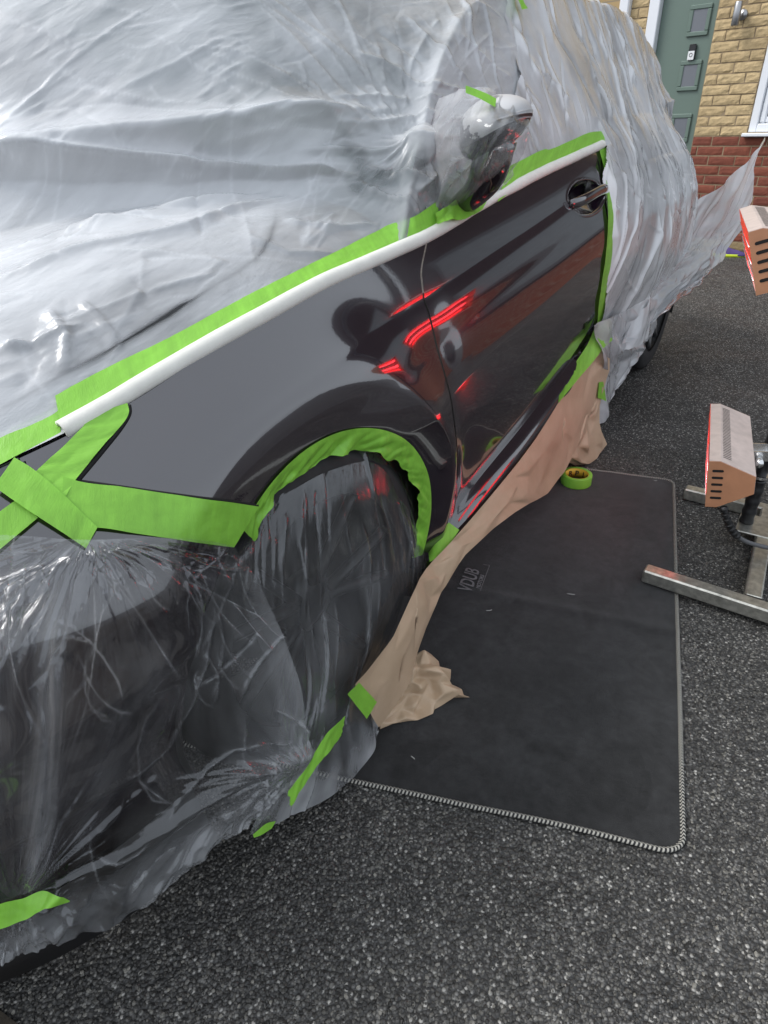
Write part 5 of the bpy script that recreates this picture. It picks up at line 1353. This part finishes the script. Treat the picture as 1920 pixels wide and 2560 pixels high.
# lint and thread scraps on the mat
rl = np.random.default_rng(21)
M['lint'] = plain('white_lint', (.5, .5, .48), .9)
LINT = ['white thread on the mat just right of the printed logo', 'lint scrap at the mat\'s far right corner', 'lint scrap left of the near end of the metal foot', 'white scuff near the front left edge of the mat']
for k, p in enumerate(TAB['marks']):
    a = rl.uniform(0, 3); L = rl.uniform(.004, .010)
    c = np.array([p[0], p[1], .0135]); s_ = np.linspace(-1, 1, 8)
    V, F = tube(np.stack([c[0] + L * s_ * math.cos(a), c[1] + L * s_ * math.sin(a) + .003 * s_ ** 2, c[2] + 0 * s_], -1), .0008, 5)
    o = new_mesh('lint_scrap', V, F, M['lint'])
    tag(o, LINT[k], 'lint', 'lint scraps on the mat')

# ------------------------------------------------------------------ roll of tape
tr = empty('tape_roll', (1.30, -.062, .010))
tag(tr, 'roll of green masking tape lying at the far edge of the mat', 'tape roll')
V, F = lathe([(.0405, 0), (.0520, 0), (.0525, .0015), (.0525, .0345), (.0520, .036), (.0405, .036)], 64)
new_mesh('tape_coil', V, F, M['tape'], tr, uv=V[:, :2])
def core_mat():
    t = NT('printed_card_core'); tc = t.n('ShaderNodeTexCoord')
    return t.done(t.bsdf((.62, .44, .04), .6))
M['core'] = core_mat()
V, F = lathe([(.0403, .0005), (.0403, .0355), (.0385, .0358), (.0385, .0002), (.0403, .0005)], 64); core = new_mesh('card_core', V, F, M['core'], tr)
# dark print inside the core
M['ink'] = plain('black_ink', (.015, .015, .015), .6)
for k, ch in enumerate('RP1RP1RP1'):
    a = -k * .62 + .9
    o = text_mesh(ch, .026, M['ink'], core, 0, .0008, .0002, True)
    o.location = (.0379 * math.cos(a), .0379 * math.sin(a), .009); o.rotation_euler = (math.radians(90), 0, a - math.radians(90))

# ------------------------------------------------------------------ infrared paint-drying lamp on its stand
M['copper'] = plain('copper_paint', (.48, .225, .12), .42, .0, var=.10, var_scale=20, coat=.3, coat_rough=.2)
M['greymetal'] = plain('pinkish_grey_panel', (.58, .49, .455), .42, .15, var=.12, var_scale=30)
M['galv'] = plain('scuffed_galvanised_tube', (.50, .49, .44), .36, .85, var=.30, var_scale=55, bump_scale=70, bump_s=.25)
M['pole'] = plain('black_pole', (.014, .014, .016), .38)
M['cable'] = plain('grey_cable', (.10, .10, .105), .55)
M['slot'] = plain('dark_slot', (.006, .005, .005), .8)
M['reflector'] = plain('bright_reflector', (.70, .32, .26), .25, 1.0)
te = NT('glowing_red_tube'); em = te.n('ShaderNodeEmission'); em.inputs['Color'].default_value = (1.0, .05, .065, 1); em.inputs['Strength'].default_value = 7.5
M['tube'] = te.done(em.outputs[0])
rd_ = NT('ruby_filter_glass')
M['chrome'] = plain('bright_zinc', (.7, .7, .7), .25, 1.0)

lamp = empty('infrared_lamp_stand', (1.1, -.63, 0))
tag(lamp, 'infrared paint drying stand with two copper heaters on a galvanised base', 'heater')
OL = np.array([1.1, -.63, 0.0])
def lm(name, V, F, mat, parent=lamp, smooth=False, off=OL):
    return new_mesh(name, np.asarray(V, float) - off, F, mat, parent, smooth)
def sq_tube(p, q, w, h, name, z0):
    p = np.array(p, float); q = np.array(q, float); L = np.linalg.norm(q - p); a = math.atan2(q[1] - p[1], q[0] - p[0])
    V, F = box(0, L, -w / 2, w / 2, 0, h, .004)
    ca, sa = math.cos(a), math.sin(a)
    V = np.stack([p[0] + V[:, 0] * ca - V[:, 1] * sa, p[1] + V[:, 0] * sa + V[:, 1] * ca, z0 + V[:, 2]], -1)
    return lm(name, V, F, M['galv'])
f1 = sq_tube((.845, -.405), (.815, -1.02), .040, .040, 'foot', .0155)
f2 = sq_tube((1.395, -.405), (1.375, -1.02), .040, .040, 'foot', .003)
cr_ = sq_tube((.862, -.672), (1.362, -.655), .040, .040, 'crossbar', .0105)
V, F = box(.820, .8615, -.6925, -.6515, .011, .0505); lm('end_cap', V, F, M['black_plastic'])
V, F = box(1.17, 1.29, -.676, -.585, .048, .054, .002); lm('base_plate', V, F, M['galv'])
px_, py_ = 1.235, -.606
V, F = tube([(px_, py_, .05), (px_, py_, .45), (px_, py_, 1.0), (px_, py_, 1.55)], .0155, 20); lm('pole', V, F, M['pole'], smooth=True)
gp = np.linspace(.055, .20, 40)
V, F = tube(np.stack([px_ + 0 * gp, py_ + 0 * gp, gp], -1), .0190 + .0012 * np.cos((gp - .055) / .145 * 2 * np.pi * 4), 20); lm('hand_grip', V, F, M['black_plastic'], smooth=True)
V, F = lathe([(.0, 0), (.0225, 0), (.0225, .008), (0, .008)], 24); V = V + np.array([px_, py_, .208]); lm('collar', V, F, M['chrome'])

def heater(name, x0, x1, front_y, zc, tilt, yaw, label):
    """horizontal heater: long axis along the car, lit mouth facing the car (+Y)"""
    h = empty(name, Vector(((x0 + x1) / 2, front_y, zc)) - Vector(OL), 0, lamp)
    h.rotation_euler = (tilt, 0, yaw); h['label'] = label
    L = (x1 - x0) / 2
    sec = [(.000, .066), (-.026, .066), (-.108, .026), (-.108, -.022), (-.026, -.066), (.000, -.066)]     # (y, z) outline
    # folded sheet shell along the length
    t = .0015
    V = []; F = []
    for i, x in enumerate((-L, L)):
        for y, z in sec: V.append((x, y, z))
    for i in range(5): F.append((i, i + 1, 6 + i + 1, 6 + i))
    shell = new_mesh('casing', V, F, M['greymetal'], h, smooth=False)
    sol = shell.modifiers.new('thickness', 'SOLIDIFY'); sol.thickness = .002; sol.offset = 0
    for x, s in ((-L - .0022, -1), (L + .0022, 1)):
        Vp = [(x - .0012, y * 1.0 + .001 * (y == 0), z) for y, z in sec] + [(x + .0012, y, z) for y, z in sec]
        Fp = [tuple(range(6)), tuple(range(11, 5, -1))] + [(i, (i + 1) % 6 + 0, (i + 1) % 6 + 6, i + 6) for i in range(6)]
        ep = new_mesh('end_plate', Vp, Fp, M['copper'], h, smooth=False)
        for k in range(5):
            zz_ = .040 - k * .0195
            a = np.linspace(-np.pi / 2, np.pi / 2, 7)
            ys = np.r_[-.012 + .0035 * np.cos(a), -.032 - .0035 * np.cos(a)]; zs2 = np.r_[.0035 * np.sin(a), -.0035 * np.sin(a)] + zz_
            xo = x + s * .0018
            Vs = [(xo, y, z) for y, z in zip(ys, zs2)]
            new_mesh('slot', Vs, [tuple(range(14))], M['slot'], h, smooth=False)
    # louvres along the sloping top
    e0 = np.array([-.026, .066]); e1_ = np.array([-.108, .026]); dy = (e1_ - e0) / np.linalg.norm(e1_ - e0); nrm_ = np.array([-dy[1], dy[0]]); nrm_ = nrm_ if nrm_[1] > 0 else -nrm_
    parts = []
    for k in range(34):
        xk = -L + .03 + k * (2 * L - .06) / 33
        a = e0 + dy * .006 + nrm_ * .0016; b = e0 + dy * .028 + nrm_ * .0016
        parts.append((np.array([(xk - .0016, *a), (xk + .0016, *a), (xk + .0040, *b), (xk + .0008, *b)]), [(0, 1, 2, 3)]))
    V, F = merge(parts); lv = new_mesh('louvres', V, F, M['slot'], h, smooth=False); lv['kind'] = 'stuff'
    # reflector trough, glowing tubes, guard wires
    V = []; F = []
    rs = [(-.004, .060), (-.05, .045), (-.065, .015), (-.065, -.015), (-.05, -.045), (-.004, -.060)]
    for x in (-L + .006, L - .006):
        for y, z in rs: V.append((x, y, z))
    for i in range(5): F.append((i, i + 1, 7 + i, 6 + i))
    new_mesh('reflector', V, F, M['reflector'], h, smooth=False)
    for z in (.028, -.028):
        V, F = tube([(-L + .012, -.038, z), (0, -.038, z), (L - .012, -.038, z)], .0085, 14); new_mesh('quartz_tube', V, F, M['tube'], h)
    for z in (-.035, 0, .035):
        V, F = tube([(-L + .004, .002, z), (0, .004, z), (L - .004, .002, z)], .0014, 6); new_mesh('guard_wire', V, F, M['chrome'], h)
    # bracket to the pole
    V, F = merge([box(-.03, .03, -.150, -.108, -.012, -.008), box(-.03, -.026, -.150, -.1085, -.008, .016), box(.026, .03, -.150, -.1085, -.008, .016)]); new_mesh('bracket', V, F, M['chrome'], h, smooth=False)
    V, F = lathe([(0, -.02), (.010, -.02), (.011, .02), (0, .02)], 20); V = V[:, [2, 1, 0]] + np.array([-.05, -.125, -.004]); new_mesh('clamp_screw', V, F, M['chrome'], h)
    return h
heater('heater', .945, 1.355, -.462, .292, math.radians(-8), math.radians(9), 'lower copper infrared heater with glowing red mouth')
heater('heater', .885, 1.285, -.438, .845, math.radians(-20), math.radians(10), 'upper infrared heater cut off by the right picture edge')
# flexible cable from the lower heater
cb = smooth_curve([(.955, -.545, .232), (.962, -.562, .195), (.985, -.585, .150), (1.03, -.62, .105), (1.08, -.68, .075), (1.12, -.78, .06), (1.15, -1.0, .05)], 60)
V, F = tube(cb, .0062, 12); lm('cable', V, F, M['cable'], smooth=True)
sg = np.linspace(0, .22, 60); cg = cb[:14]; gl_ = smooth_curve(cg, 60)
V, F = tube(gl_, .0085 + .0022 * np.sign(np.sin(np.linspace(0, 2 * np.pi * 7, 60))), 12); lm('cable_gland', V, F, M['black_plastic'], smooth=False)
